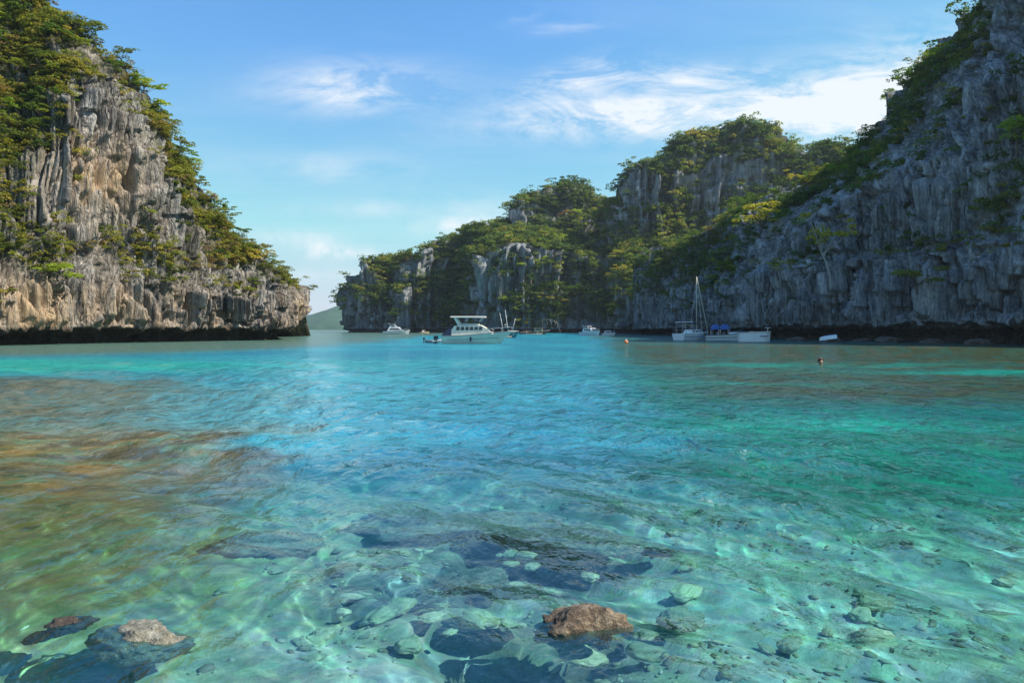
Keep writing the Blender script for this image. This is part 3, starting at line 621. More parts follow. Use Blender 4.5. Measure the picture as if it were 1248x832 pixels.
def make_tree_meshes(seed, style):
    """unit tree about 1 m high: returns trunk (with limbs) and crown data"""
    r = np.random.default_rng(seed); parts = []; pc = []; pr = []
    lean = r.normal(size=2)*0.12
    h0 = r.uniform(0.32, 0.5) if style != 'bush' else 0.12
    trunk = [np.array([lean[0]*t*t, lean[1]*t*t, -0.15+(h0+0.15)*t]) for t in np.linspace(0, 1, 4)]
    parts.append(tube_np(trunk, np.linspace(0.028, 0.017, 4)))
    nl = {'layer': 6, 'round': 6, 'bush': 7, 'sparse': 7}[style]
    for i in range(nl):
        a = i/nl*6.28+r.uniform(-.5, .5); rr = r.uniform(0.18, 0.46); hh = r.uniform(0.5, 0.92)
        if style == 'bush': hh = r.uniform(0.2, 0.62); rr = r.uniform(.15, .5)
        if style == 'sparse': hh = r.uniform(0.55, 1.0)
        e = np.array([math.cos(a)*rr, math.sin(a)*rr, hh]); b = trunk[-1]*(1 if style == 'bush' else r.uniform(0.75, 1.0))
        mid = (b+e)/2+np.array([0, 0, 0.04])+r.normal(size=3)*0.03
        parts.append(tube_np([b, mid, e], [0.014, 0.009, 0.004], 4))
        k = {'layer': 3, 'round': 3, 'bush': 3, 'sparse': 2}[style]
        for j in range(k):
            pc.append(e+r.normal(size=3)*np.array([0.10, 0.10, 0.05])); pr.append(r.uniform(0.11, 0.2)*(1.0 if style != 'sparse' else 0.75))
    pc.append(trunk[-1]+np.array([0, 0, 0.32 if style != 'bush' else 0.4])); pr.append(0.2)
    flat = {'layer': 0.38, 'round': 0.75, 'bush': 0.7, 'sparse': 0.5}[style]
    lv = puffs(r, pc, pr, {'layer': 42, 'round': 46, 'bush': 44, 'sparse': 26}[style], 0.075, flat)
    return join(parts), lv
TREE = {}
for st, n in (('layer', 4), ('round', 3), ('bush', 4), ('sparse', 2)):
    for i in range(n): TREE[(st, i)] = make_tree_meshes(100+len(TREE)*7, st)
_tm = {}
def tree_mesh(key, leafmat, barkmat):
    k = (key, leafmat, barkmat)
    if k not in _tm:
        (tv, tf), lv = TREE[key]
        _tm[k] = (np_mesh('trunk', tv, tf, [M[barkmat]]), np_mesh('crown', lv, quads(lv), [M[leafmat]], False))
    return _tm[k]
def place_tree(name, p, h, key, leafmat, label, cat, group, wide=1.0, bark='bark', tilt=(0, 0)):
    tm, cm = tree_mesh(key, leafmat, bark)
    e = bpy.data.objects.new(name, None); C.objects.link(e); e.empty_display_size = 0.3
    e.location = p; e.scale = (h*wide, h*wide, h); e.rotation_euler = (tilt[0], tilt[1], random.uniform(0, 6.28))
    tag(e, label, cat, group)
    link('trunk' if name != 'shrub' else 'stem', tm, e); link('crown' if name != 'shrub' else 'foliage', cm, e)
    return e
def sites(VX, n, r, power=1.5, lo=0.25, mask=None, patch=0.12):
    gap = -0.35 if VX is VL else (-0.32 if VX is VR else -0.42)
    p = VX['p']; w = VX['a']*np.clip(VX['veg']-lo, 0, 1)**power*np.clip(0.5+0.5*VX['n'][:, 2], 0.1, 1)
    w = w*sm(pn(p[:, 0]*patch, p[:, 1]*patch, p[:, 2]*patch*1.6), gap, gap+0.55)
    if mask is not None: w = w*mask(p)
    w = w/w.sum()
    return r.choice(len(p), n, p=w, replace=False)
def inview(p, m=60):
    x, y = proj(p); return ((x > -m) & (x < 1248+m) & (y > -m) & (y < HZ+4)).astype(float)
def undergrowth(name, VX, n, rad, per, leaf, pal, seed, power=1.4, patch=0.1, lo=0.2):
    """ground cover too dense to count: one mass of leaf clumps"""
    r = np.random.default_rng(seed); idx = sites(VX, n, r, power, lo, inview, patch)
    vs, cs = [], []; pal = np.array(pal)
    for i in idx:
        p = VX['p'][i]; nn = VX['n'][i]; R0 = r.uniform(*rad)
        pc = p+nn*R0*0.25+np.array([[0, 0, 0.2*R0]])+r.normal(size=(3, 3))*R0*np.array([0.6, 0.6, 0.3])
        v = puffs(r, pc, R0*r.uniform(0.45, 0.8, 3), per//3, leaf, 0.6)
        sp = pn(p[0]*0.10, p[1]*0.10, p[2]*0.14+seed)*0.5+0.5+r.normal()*0.22
        c = pal[int(np.clip(sp*len(pal), 0, len(pal)-1))]*r.uniform(0.75, 1.25)
        vs.append(v); lc = c*r.uniform(0.75, 1.25, len(v)//4)[:, None]; cs.append(np.repeat(lc, 4, 0))
    v = np.concatenate(vs); o = link(name, np_mesh(name, v, quads(v), [M['leaf_mass']], False, {'col': np.concatenate(cs)}))
    return o
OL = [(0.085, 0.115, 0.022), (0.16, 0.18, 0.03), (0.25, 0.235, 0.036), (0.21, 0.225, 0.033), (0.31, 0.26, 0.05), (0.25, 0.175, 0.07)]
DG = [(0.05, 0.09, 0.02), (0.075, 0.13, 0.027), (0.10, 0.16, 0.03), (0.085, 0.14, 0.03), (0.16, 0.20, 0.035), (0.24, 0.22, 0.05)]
FG = [(0.05, 0.09, 0.022), (0.065, 0.11, 0.025), (0.085, 0.14, 0.03), (0.13, 0.18, 0.035), (0.20, 0.23, 0.045), (0.32, 0.29, 0.06)]
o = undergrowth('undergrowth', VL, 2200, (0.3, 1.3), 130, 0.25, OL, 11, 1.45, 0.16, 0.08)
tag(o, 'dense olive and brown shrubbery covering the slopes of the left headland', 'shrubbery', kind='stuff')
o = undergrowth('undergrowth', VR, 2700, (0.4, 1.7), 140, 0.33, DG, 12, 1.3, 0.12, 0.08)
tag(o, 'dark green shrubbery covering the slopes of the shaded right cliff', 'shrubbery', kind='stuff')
for VX, n, sd, lab in ((VF, 4200, 13, 'dark green forest over the lower cliffs across the bay'), (VB, 1300, 14, 'forest over the domed peak left of the highest hill'), (VC, 2200, 15, 'forest over the highest hill across the bay')):
    o = undergrowth('forest', VX, n, (1.6, 3.4), 84, 0.85, FG, sd, 1.0, 0.06, 0.08)
    tag(o, lab, 'forest', kind='stuff')

tr = np.random.default_rng(5)
def zone_left(p):
    x, y = proj(p)
    return x, y
def scatter(VX, n, seed, hr, styles, mats, zones, kind='tree', lo=0.5, mask=None, minpx=9, wide=(0.9, 1.35), patch=0.12):
    r = np.random.default_rng(seed); idx = sites(VX, min(n*6, 4000), r, 1.0, lo, (lambda p: inview(p, 25)*(1 if mask is None else mask(p))), patch)
    got = []; px = []
    for i in idx:
        p = VX['p'][i]; x, y = proj(p)
        if any((x-a)**2+(y-b)**2 < minpx**2 for a, b in px): continue
        px.append((x, y)); got.append(i)
        if len(got) >= n: break
    out_ = []
    for i in got:
        p = VX['p'][i]; nn = VX['n'][i]; x, y = proj(p)
        mk = mats[int(r.choice(len(mats), p=[m[1] for m in mats]))][0]
        st = styles[int(r.integers(len(styles)))]; keys = [k for k in TREE if k[0] == st]
        key = keys[int(r.integers(len(keys)))]; h = r.uniform(*hr)
        zn = zones(x, y)
        word = {'leaf_olive': 'olive', 'leaf_green': 'green', 'leaf_gold': 'golden', 'leaf_lime': 'yellow-green', 'leaf_russet': 'russet brown'}[mk]
        form = {'layer': 'flat-topped', 'round': 'round-crowned', 'bush': 'low bushy', 'sparse': 'thin airy'}[st]
        lab = f'{form} {word} {kind} {zn}'
        e = place_tree(kind, Vector(p)-Vector(nn)*0.1*h, h, key, mk, lab, kind, f'{word} {kind}s {zn}', r.uniform(*wide), tilt=(r.normal()*0.08, r.normal()*0.08))
        out_.append(e)
    return out_
def ZL(x, y):
    if x > 255: return 'near the low tip of the left headland'
    if x > 170: return 'on the descending crest of the left headland'
    if y < 110: return 'on the upper slope of the left headland'
    if y > 270: return 'on the ledges above the left waterline notch'
    if x < 100: return 'on the slope left of the tall grey wall'
    return 'on the tall grey wall of the left headland'
def ZR(x, y):
    if y < 200 and x < 1170: return 'on the skyline slope of the right cliff'
    if y < 200: return 'high on the right cliff'
    if x < 1045 and y < 330: return 'on the saddle beside the right cliff'
    if y > 330: return 'just above the fluted base of the right cliff'
    return 'on the middle ledges of the right cliff'
def ZF(x, y):
    if y < 250 and x > 755: return 'on the highest hill across the bay'
    if x > 755: return 'below the highest hill across the bay'
    if y < 285 and x > 620: return 'on the domed peak across the bay'
    if x < 515: return 'on the low far end of the island'
    if y > 360: return 'low on the cliff foot across the bay'
    return 'on the middle cliffs across the bay'
LM = [('leaf_olive', .5), ('leaf_green', .22), ('leaf_lime', .18), ('leaf_russet', .06), ('leaf_gold', .04)]
RM = [('leaf_olive', .25), ('leaf_green', .5), ('leaf_lime', .12), ('leaf_russet', .05), ('leaf_gold', .08)]
FM = [('leaf_olive', .3), ('leaf_green', .34), ('leaf_lime', .2), ('leaf_russet', .04), ('leaf_gold', .12)]
ridge_l = lambda p: 1+6*(VLr(p))
def VLr(p):
    x, y = proj(p); rx, ry = proj(VL['ridge']); o_ = np.argsort(rx); yy = np.interp(x, rx[o_], ry[o_]); return (np.abs(y-yy) < 14).astype(float)
def VRr(p):
    x, y = proj(p); rx, ry = proj(VR['ridge']); o_ = np.argsort(rx); yy = np.interp(x, rx[o_], ry[o_]); return (np.abs(y-yy) < 16).astype(float)
scatter(VL, 95, 31, (1.2, 3.4), ['layer', 'layer', 'round'], LM, ZL, 'tree', 0.55, lambda p: 1+5*VLr(p), 9)
scatter(VL, 75, 32, (0.6, 2.0), ['bush'], LM, ZL, 'shrub', 0.1, None, 9, (1.0, 1.6))
scatter(VR, 85, 33, (1.4, 3.9), ['layer', 'round', 'sparse'], RM, ZR, 'tree', 0.55, lambda p: 1+4*VRr(p), 11)
scatter(VR, 75, 34, (1.0, 2.2), ['bush'], RM, ZR, 'shrub', 0.08, None, 11, (1.0, 1.6))
scatter(VF, 60, 35, (3.5, 6.5), ['layer', 'round'], FM, ZF, 'tree', 0.5, None, 9)
scatter(VB, 18, 36, (3.5, 6.5), ['layer', 'round'], FM, ZF, 'tree', 0.5, None, 9)
scatter(VC, 32, 37, (3.5, 6.5), ['layer', 'round'], FM, ZF, 'tree', 0.5, None, 9)

# trees that stand out by themselves
def site_at(VX, px, py, tol=5):
    x, y = proj(VX['p']); d = np.hypot(x-px, y-py); c = np.where(d < tol)[0]
    if len(c) == 0: return VX['p'][np.argmin(d)]
    return VX['p'][c[np.argmin(VX['p'][c, 1])]]
def solo(VX, px, py, h, key, mat, label, wide=1.1, bark='bark', name='tree', tilt=(0, 0)):
    p = site_at(VX, px, py); e = place_tree(name, Vector(p), h, key, mat, label, name, None, wide, bark, tilt); return e
solo(VR, 1010, 335, 9.0, ('sparse', 0), 'leaf_gold', 'golden yellow tree with pale bare limbs standing against the grey flutes above the moored boats', 0.75, 'pale_bark')
solo(VR, 1238, 190, 4.6, ('round', 1), 'leaf_lime', 'bright yellow-green tree against the high wall at the edge of the right cliff', 1.2)
solo(VR, 1122, 352, 3.6, ('bush', 1), 'leaf_olive', 'broad olive bush bulging from the fluted wall of the right cliff', 1.5, name='shrub')
solo(VR, 1170, 52, 6.0, ('sparse', 1), 'leaf_green', 'tall thin tree standing clear on the skyline near the top of the right cliff', 0.8)
solo(VR, 1100, 112, 4.6, ('layer', 1), 'leaf_green', 'dark spreading tree standing out from the lower skyline of the right cliff', 1.2)
solo(VR, 950, 338, 2.6, ('sparse', 1), 'leaf_gold', 'thin straw-coloured shrub with bare twigs on top of the first fluted bluff', 1.4, 'pale_bark', 'shrub')
solo(VL, 70, 340, 2.8, ('bush', 0), 'leaf_lime', 'bright green bush in the recess above the notch at the lower left', 1.5, name='shrub')
solo(VL, 186, 262, 1.1, ('bush', 2), 'leaf_lime', 'tiny lime-green shrub alone on the bare middle of the left wall', 1.5, name='shrub')
solo(VL, 118, 38, 3.0, ('layer', 2), 'leaf_green', 'flat-topped tree standing out highest against the sky on the left crest', 1.1)
solo(VL, 155, 75, 2.6, ('layer', 0), 'leaf_olive', 'small umbrella tree on the crest directly above the tall grey wall', 1.1)
for x, y, h, k, mt, lb in [(650, 345, 13, ('sparse', 0), 'leaf_lime', 'tall yellow-green tree climbing the grey wall behind the cabin cruiser'),
    (618, 372, 9, ('bush', 1), 'leaf_lime', 'yellow-green tree low on the wall right above the cabin cruiser'),
    (748, 322, 9, ('layer', 1), 'leaf_gold', 'large golden tree above the two small moored cruisers'),
    (762, 338, 8, ('layer', 3), 'leaf_gold', 'golden layered tree on the slope between the small cruisers and the sailing boat'),
    (835, 330, 9, ('round', 0), 'leaf_gold', 'golden tree crown behind and above the sailing boat mast'),
    (885, 345, 7, ('layer', 2), 'leaf_gold', 'golden tree on the slope above the boat with blue canopies'),
    (902, 352, 6, ('round', 2), 'leaf_lime', 'yellow-green tree at the corner where the fluted bluff begins'),
    (700, 290, 9, ('layer', 0), 'leaf_gold', 'golden tree on the shoulder below the domed peak'),
    (705, 270, 7, ('round', 1), 'leaf_lime', 'pale green round tree on the face of the domed peak'),
    (925, 285, 8, ('layer', 1), 'leaf_gold', 'golden tree on the saddle at the foot of the highest hill')]:
    solo(VF if y > 280 and x < 900 else (VB if x < 740 else (VC if x < 920 else VR)), x, y, h*0.8, k, mt, lb, 1.2)
# bare snag leaning out over the low tip
def snag():
    p = site_at(VL, 318, 322); e = bpy.data.objects.new('dead_tree', None); C.objects.link(e); e.location = p
    tag(e, 'bare dead branch leaning out against the sky above the low tip of the left headland', 'dead tree')
    P = [tube_np([(0, 0, -0.3), (0.5, 0, 0.7), (1.2, 0, 1.5), (2.0, 0, 2.3)], [0.09, 0.07, 0.05, 0.02])]
    link('trunk', np_mesh('trunk', *P[0], [M['bark']]), e)
    Q = [tube_np([a, b, c], [0.04, 0.025, 0.01], 4) for a, b, c in [((1.2, 0, 1.5), (1.3, .1, 2.0), (1.6, .2, 2.5)), ((1.5, 0, 1.8), (2.0, -.1, 1.85), (2.4, -.2, 2.2)), ((.8, 0, 1.05), (.9, .2, 1.5), (.85, .3, 1.9))]]
    for q in Q: link('branch', np_mesh('branch', *q, [M['bark']]), e)
snag()
# pale drooping bough over the wooden boat
def bough():
    p = W(676, 392, 262); e = bpy.data.objects.new('dead_tree', None); C.objects.link(e); e.location = (p[0], p[1], 0.5)
    tag(e, 'bare tree arching over the water above the wooden boat with the tan cabin', 'dead tree')
    link('trunk', np_mesh('trunk', *tube_np([(2.5, 8, 0), (1.2, 4, 3.2), (-1, 1, 4.4), (-4, 0, 4.6), (-6.5, 0, 3.6)], [.2, .17, .13, .10, .05]), [M['bark']]), e)
    for x in (-.2, -1.6, -3, -4.6, .6): link('branch', np_mesh('branch', *tube_np([(x, .6, 4.4), (x+.4, .4, 3.2), (x+.3, .3, 1.4+random.random())], [.07, .05, .02], 4), [M['pale_bark']]), e)
bough()

# ------------------------------------------------------------------ rocks in and under the water
def rock_mesh(name, seed, sx, sy, sz, mat, rough=0.35, sub=5):
    bm = bmesh.new(); bmesh.ops.create_icosphere(bm, subdivisions=sub, radius=1)
    v = np.array([q.co[:] for q in bm.verts]); f = np.array([[q.index for q in fc.verts] for fc in bm.faces]); bm.free()
    n = fbm(v[:, 0]*1.1+seed, v[:, 1]*1.1, v[:, 2]*1.1+seed, 3)
    cel = -np.abs(pn(v[:, 0]*2.2+seed*2, v[:, 1]*2.2, v[:, 2]*2.2))*0.5
    fine = fbm(v[:, 0]*5+seed, v[:, 1]*5, v[:, 2]*5, 3)
    v = v*(1+rough*n+rough*0.7*cel+rough*0.22*fine)[:, None]
    v = np.sign(v)*np.abs(v)**0.9*np.array([sx, sy, sz])
    return np_mesh(name, v, f, [mat], True)
def wet_rock_mat(name, c1, c2, c3, sc=5.0, bd=0.045):
    m, t = new_mat(name); p = t.n('ShaderNodeTexCoord').outputs['Object']
    n = t.noise(p, sc, 7, 0.72); n2 = t.noise(p, sc*4, 5, 0.7)
    col = t.ramp(t.math('ADD', t.math('MULTIPLY', n, 0.7), t.math('MULTIPLY', n2, 0.3)), [(0.36, c1), (0.5, c2), (0.64, c3)])
    zz = t.math('ADD', t.n('ShaderNodeSeparateXYZ', ins={0: t.n('ShaderNodeNewGeometry').outputs['Position']}).outputs[2], t.math('MULTIPLY', n2, 0.05))
    wet = t.ramp(t.math('MULTIPLY', zz, 5.0), [(0.20, 1), (0.34, 0)])
    col = t.mix(t.math('MULTIPLY', wet, 0.55), col, t.mix(1.0, col, (0.30, 0.30, 0.24), 'MULTIPLY')) if name in ('brown_rock', 'dark_rock') else col
    b = t.n('ShaderNodeBump', ins={'Height': t.math('ADD', n, n2), 'Strength': 1.0, 'Distance': bd})
    out(t, t.n('ShaderNodeBsdfPrincipled', ins={'Base Color': col, 'Roughness': 0.55, 'Normal': b.outputs[0]}).outputs[0]); return m
M['rock_brown'] = wet_rock_mat('brown_rock', (0.03, 0.02, 0.014), (0.15, 0.095, 0.055), (0.42, 0.33, 0.22))
M['rock_pale'] = wet_rock_mat('pale_rock', (0.09, 0.08, 0.06), (0.30, 0.27, 0.20), (0.50, 0.47, 0.38))
M['rock_dark'] = wet_rock_mat('dark_rock', (0.03, 0.025, 0.02), (0.10, 0.07, 0.05), (0.22, 0.15, 0.11))
M['rock_plum'] = wet_rock_mat('plum_rock', (0.16, 0.13, 0.13), (0.36, 0.29, 0.25), (0.56, 0.48, 0.36), 3.0)
M['rock_green'] = wet_rock_mat('green_rock', (0.30, 0.31, 0.19), (0.50, 0.51, 0.34), (0.68, 0.66, 0.48))
M['stone_green'] = wet_rock_mat('green_stone', (0.30, 0.32, 0.19), (0.48, 0.49, 0.32), (0.66, 0.64, 0.46), 1.6, 0.002)
M['stone_pale'] = wet_rock_mat('pale_stone', (0.34, 0.29, 0.18), (0.56, 0.50, 0.36), (0.72, 0.67, 0.52), 1.6, 0.002)
def rock(px, py, z, sx, sy, sz, mat, seed, label, rz=0.0, rough=0.35, name='rock'):
    o = link(name, rock_mesh(name, seed, sx, sy, sz, M[mat], rough)); o.location = water_at(px, py, z); o.rotation_euler = (0, 0, rz)
    o.cycles.is_caustics_receiver = True
    tag(o, label, 'rock'); return o
rock(703, 770, -0.045, 0.25, 0.18, 0.125, 'rock_brown', 3.1, 'brown pitted rock breaking the surface at the front', 0.3)
rock(172, 800, -0.085, 0.27, 0.19, 0.14, 'rock_pale', 8.4, 'pale buff rock just under the surface at the lower left corner', -0.4)
rock(86, 768, 0.0, 0.12, 0.085, 0.075, 'rock_dark', 12.7, 'small dark brown rock beside the pale buff rock', 0.2)
rock(48, 788, -0.05, 0.07, 0.06, 0.05, 'rock_dark', 15.2, 'low russet rock left of the small dark brown rock', 0.2)
rock(560, 668, -0.34, 0.85, 0.42, 0.16, 'rock_plum', 21.3, 'broad plum-brown rock plate under water beyond the brown pitted rock', 0.1, 0.45)
rock(690, 690, -0.36, 0.60, 0.36, 0.17, 'rock_plum', 25.8, 'plum-brown rock plate under water behind the brown pitted rock', -0.3, 0.45)
rock(575, 742, -0.30, 0.26, 0.20, 0.14, 'rock_pale', 29.9, 'pale crusted rock under water left of the brown pitted rock', 0.5, 0.4)
rock(335, 700, -0.34, 0.40, 0.26, 0.16, 'rock_plum', 33.3, 'rounded plum-grey rock under water left of the dark hollow', 0.2, 0.4)
rock(800, 708, -0.32, 0.12, 0.10, 0.09, 'rock_dark', 37.1, 'round dark stone under water right of the brown pitted rock', 0, 0.3)
rock(830, 790, -0.30, 0.17, 0.13, 0.12, 'rock_green', 41.6, 'large green-grey stone under water right of the brown pitted rock', 0.6, 0.35)
SM = [rock_mesh('stone', 50+i*3.7, 1, 0.8, 0.6, M[['stone_green', 'stone_pale', 'stone_green'][i % 3]], 0.32, 4) for i in range(9)]
def stones():
    r = np.random.default_rng(77); n = 0
    while n < 90:
        px = r.uniform(180, 1240); py = r.uniform(640, 850)
        d = 0.36+0.02; p = water_at(px, py, -d)
        if r.uniform() > (1.0 if 320 < px < 900 else 0.5): continue
        dep = float(bed_fields(np.array([p.x]), np.array([p.y]))[0][0])
        sz = r.uniform(0.03, 0.10)*(1.6 if r.uniform() < 0.15 else 1)
        o = link('stone', SM[int(r.integers(9))]); o.cycles.is_caustics_receiver = True; o.location = (p.x, p.y, -dep+sz*0.12); o.scale = (sz, sz, sz*r.uniform(0.7, 1)); o.rotation_euler = (0, 0, r.uniform(0, 6.28))
        kind = ['mossy green-grey', 'pale buff', 'mossy green-grey'][int(o.data.name.split('.')[-1]) % 3 if '.' in o.data.name else 0]
        side = 'in front of' if py > 775 else 'beyond'
        tag(o, f'small {kind} stone on the sandy bed {side} the brown pitted rock', 'stone', f'{kind} stones on the bed {side} the brown rock'); n += 1
stones()
def gravel():
    r = np.random.default_rng(91); bm = bmesh.new(); bmesh.ops.create_icosphere(bm, subdivisions=1, radius=1)
    v0 = np.array([q.co[:] for q in bm.verts]); f0 = np.array([[q.index for q in fc.verts] for fc in bm.faces]); bm.free()
    n = 5200; Y = 2.6+6.0*r.uniform(0, 1, n)**1.3; X = r.uniform(-0.8, 0.8, n)*Y
    keep = pn(X*0.9, Y*0.9, 4.4)+0.4*pn(X*3, Y*3, 2.2) > -0.15; X = X[keep]; Y = Y[keep]; n = len(X)
    dep, hole, *_r = bed_fields(X, Y); n1, n2 = _r[-3], _r[-2]; near = 1-sm(Y, 8, 14)
    Z = -dep-hole*0.8+near*(0.07*n2+0.05*n1)+near*0.03*np.abs(pn(X*4, Y*4, 3.0))
    sz = 0.010+0.028*r.uniform(0, 1, n)**3
    v = v0[None]*(1+0.22*r.normal(size=(n, len(v0), 1)))*sz[:, None, None]*np.stack([r.uniform(.8, 1.3, n), r.uniform(.8, 1.3, n), r.uniform(.45, .8, n)], 1)[:, None, :]
    v += np.stack([X, Y, Z+sz*0.2], 1)[:, None, :]
    f = (f0[None]+(np.arange(n)*len(v0))[:, None, None]).reshape(-1, 3)
    pal = np.array([(0.55, 0.52, 0.38), (0.40, 0.40, 0.28), (0.30, 0.25, 0.18), (0.66, 0.63, 0.52), (0.34, 0.38, 0.25)])
    c = pal[r.integers(0, 5, n)]*r.uniform(.7, 1.2, (n, 1)); me = np_mesh('gravel', v.reshape(-1, 3), f, [], True, {'col': np.repeat(c, len(v0), 0)})
    m, t = new_mat('gravel'); out(t, t.n('ShaderNodeBsdfPrincipled', ins={'Base Color': t.n('ShaderNodeAttribute', attribute_name='col').outputs['Color'], 'Roughness': 0.8}).outputs[0]); me.materials.append(m)
    o = link('gravel', me); o.cycles.is_caustics_receiver = True; tag(o, 'scattered pebbles and coral rubble on the shallow bed in front', 'gravel', kind='stuff')
gravel()
BM_ = [rock_mesh('boulder', 90+i*5.1, 1, 0.8, 0.7, M['rock_dark'], 0.4, 4) for i in range(3)]
for i, (px, py, s_, lab) in enumerate([(970, 415, 1.3, 'dark boulder at the waterline left of the overturned white dinghy'), (1015, 417, 1.5, 'dark boulder directly below the overturned white dinghy'), (1050, 416, 1.0, 'small dark boulder in the notch right of the overturned white dinghy'),
     (1085, 417, 1.7, 'largest dark boulder in the shade of the right notch'), (1135, 418, 1.2, 'dark boulder at the waterline near the middle of the right notch'), (1195, 420, 1.4, 'dark boulder near the outer end of the right notch')]):
    o = link('boulder', BM_[i % 3]); o.location = water_at(px, py, 0); o.scale = (s_, s_, s_*0.6); o.rotation_euler = (0, 0, i*1.3); tag(o, lab, 'boulder')

# ------------------------------------------------------------------ boats
M['white'] = plain('white_gelcoat', (0.88, 0.88, 0.86), 0.25, var=0.08, vs=1.5)
M['cream'] = plain('cream_gelcoat', (0.74, 0.68, 0.56), 0.3, var=0.1, vs=1.5)
M['glass'] = plain('tinted_glass', (0.02, 0.025, 0.035), 0.08, var=0.1)
M['navy'] = plain('navy_canvas', (0.02, 0.035, 0.08), 0.85, var=0.3)
M['blue'] = plain('blue_canvas', (0.04, 0.14, 0.42), 0.7, var=0.25)
M['steel'] = plain('stainless_steel', (0.62, 0.62, 0.62), 0.25, 0.9)
M['pole'] = plain('buff_pole', (0.62, 0.54, 0.40), 0.5)
M['black'] = plain('black_plastic', (0.02, 0.02, 0.022), 0.4)
M['wood'] = plain('varnished_wood', (0.22, 0.10, 0.05), 0.5, var=0.3)
M['tan'] = plain('tan_paint', (0.55, 0.42, 0.27), 0.6, var=0.2)
M['teal'] = plain('teal_paint', (0.04, 0.22, 0.24), 0.4, var=0.2)
M['pink'] = plain('pale_pink_paint', (0.74, 0.62, 0.60), 0.4)
M['stripe'] = plain('grey_stripe', (0.12, 0.13, 0.18), 0.4)
M['red'] = plain('red_paint', (0.45, 0.06, 0.04), 0.5)
M['orange'] = plain('orange_plastic', (0.80, 0.20, 0.04), 0.4)
M['rubber'] = plain('grey_rubber', (0.25, 0.25, 0.26), 0.7)
class MB:
    def __init__(s): s.p = []
    def add(s, v, f): s.p.append((np.asarray(v, float), [tuple(q) for q in f])); return s
    def box(s, c, d, top=(1, 1), sh=(0, 0), rz=0.0):
        x, y, z = (q/2 for q in d); v = []
        for zz, tx, ty, ox, oy in ((-z, 1, 1, 0, 0), (z, top[0], top[1], sh[0], sh[1])):
            for a, b in ((-1, -1), (1, -1), (1, 1), (-1, 1)): v.append((a*x*tx+ox, b*y*ty+oy, zz))
        v = np.array(v)
        if rz: cc, ss = math.cos(rz), math.sin(rz); v = np.stack([v[:, 0]*cc-v[:, 1]*ss, v[:, 0]*ss+v[:, 1]*cc, v[:, 2]], 1)
        return s.add(v+np.array(c), [(3, 2, 1, 0), (4, 5, 6, 7), (0, 1, 5, 4), (1, 2, 6, 5), (2, 3, 7, 6), (3, 0, 4, 7)])
    def tube(s, pts, r, sides=7):
        rr = r if isinstance(r, (list, tuple)) else [r]*len(pts); v, f = tube_np(pts, rr, sides); n = len(v)
        return s.add(v, [tuple(q) for q in f]+[tuple(range(sides))[::-1], tuple(range(n-sides, n))])
    def loft(s, secs, caps=True, closed=False):
        n = len(secs[0]); v = np.concatenate([np.asarray(q, float) for q in secs]); f = []
        for i in range(len(secs)-1):
            for k in range(n if closed else n-1): f.append((i*n+k, (i+1)*n+k, (i+1)*n+(k+1) % n, i*n+(k+1) % n))
        if caps: f += [tuple(range(n)), tuple(range(len(v)-n, len(v)))[::-1]]
        return s.add(v, f)
    def build(s, name, mat, parent=None, bevel=0.0, smooth=False):
        vs, fs, o = [], [], 0
        for v, f in s.p: vs += [tuple(q) for q in v]; fs += [tuple(i+o for i in q) for q in f]; o += len(v)
        me = bpy.data.meshes.new(name); me.from_pydata(vs, [], fs); me.materials.append(M[mat])
        bm = bmesh.new(); bm.from_mesh(me); bmesh.ops.recalc_face_normals(bm, faces=bm.faces)
        if bevel: bmesh.ops.bevel(bm, geom=[e for e in bm.edges if len(e.link_faces) == 2 and e.calc_face_angle(0) > 0.6], offset=bevel, segments=2, profile=0.6, affect='EDGES')
        bm.to_mesh(me); bm.free()
        if smooth:
            for q in me.polygons: q.use_smooth = True
        return link(name, me, parent)
def hull_sections(L, B, hs, hb, rake=0.12, draft=0.35, n=16, full=0.55, flare=0.8):
    """closed sections from stern (x=0) to bow (x=L)"""
    secs = []
    for t in np.linspace(0, 1, n):
        b = B/2*(1-max(0, (t-full)/(1-full))**2.1)*(0.93+0.07*min(1, t*4)); b = max(b, 0.015)
        h = hs+(hb-hs)*t**1.8; xs = L*t; kd = draft*(1-t**4)
        def X(z): return xs+rake*L*t**3*(z-0)/hb
        low = flare-0.25*t**2
        prof = [(0, -kd), (b*low*0.75, -kd*0.55), (b*low, 0.02*L*0.3), (b*(low+1)/2, h*0.5), (b, h)]
        ring = [(X(z), y, z) for y, z in prof]+[(X(z), -y, z) for y, z in prof[::-1][:-1]]
        secs.append(ring)
    return secs
def boat_root(name, px, py, heading, label, cat, z=0.0, scale=1.0):
    e = bpy.data.objects.new(name, None); C.objects.link(e); e.location = water_at(px, py, 0)+Vector((0, 0, z)); e.rotation_euler = (0, 0, R(heading)); e.scale = (scale,)*3
    tag(e, label, cat); return e
def rub(secs, i=-1, r=0.03, up=0.0, y_out=0.02):
    A, Bp = [], []
    for s_ in secs:
        a = s_[4] if i == -1 else s_[i]; A.append((a[0], a[1]+y_out, a[2]+up)); Bp.append((a[0], -a[1]-y_out, a[2]+up))
    return A, Bp
def rails(e, secs, a, b, h=0.45, mat='steel'):
    m = MB()
    for sgn in (1, -1):
        top = []
        for s_ in secs[a:b]:
            q = s_[4]; p = (q[0]-0.05, sgn*(abs(q[1])-0.06 if abs(q[1]) > .08 else 0.0), q[2]+h); top.append(p)
        m.tube(top, 0.018, 5)
        for s_, p in list(zip(secs[a:b], top))[::2]: m.tube([(p[0], p[1], s_[4][2]-0.02), p], 0.014, 5)
    m.build('rail', mat, e, smooth=True)
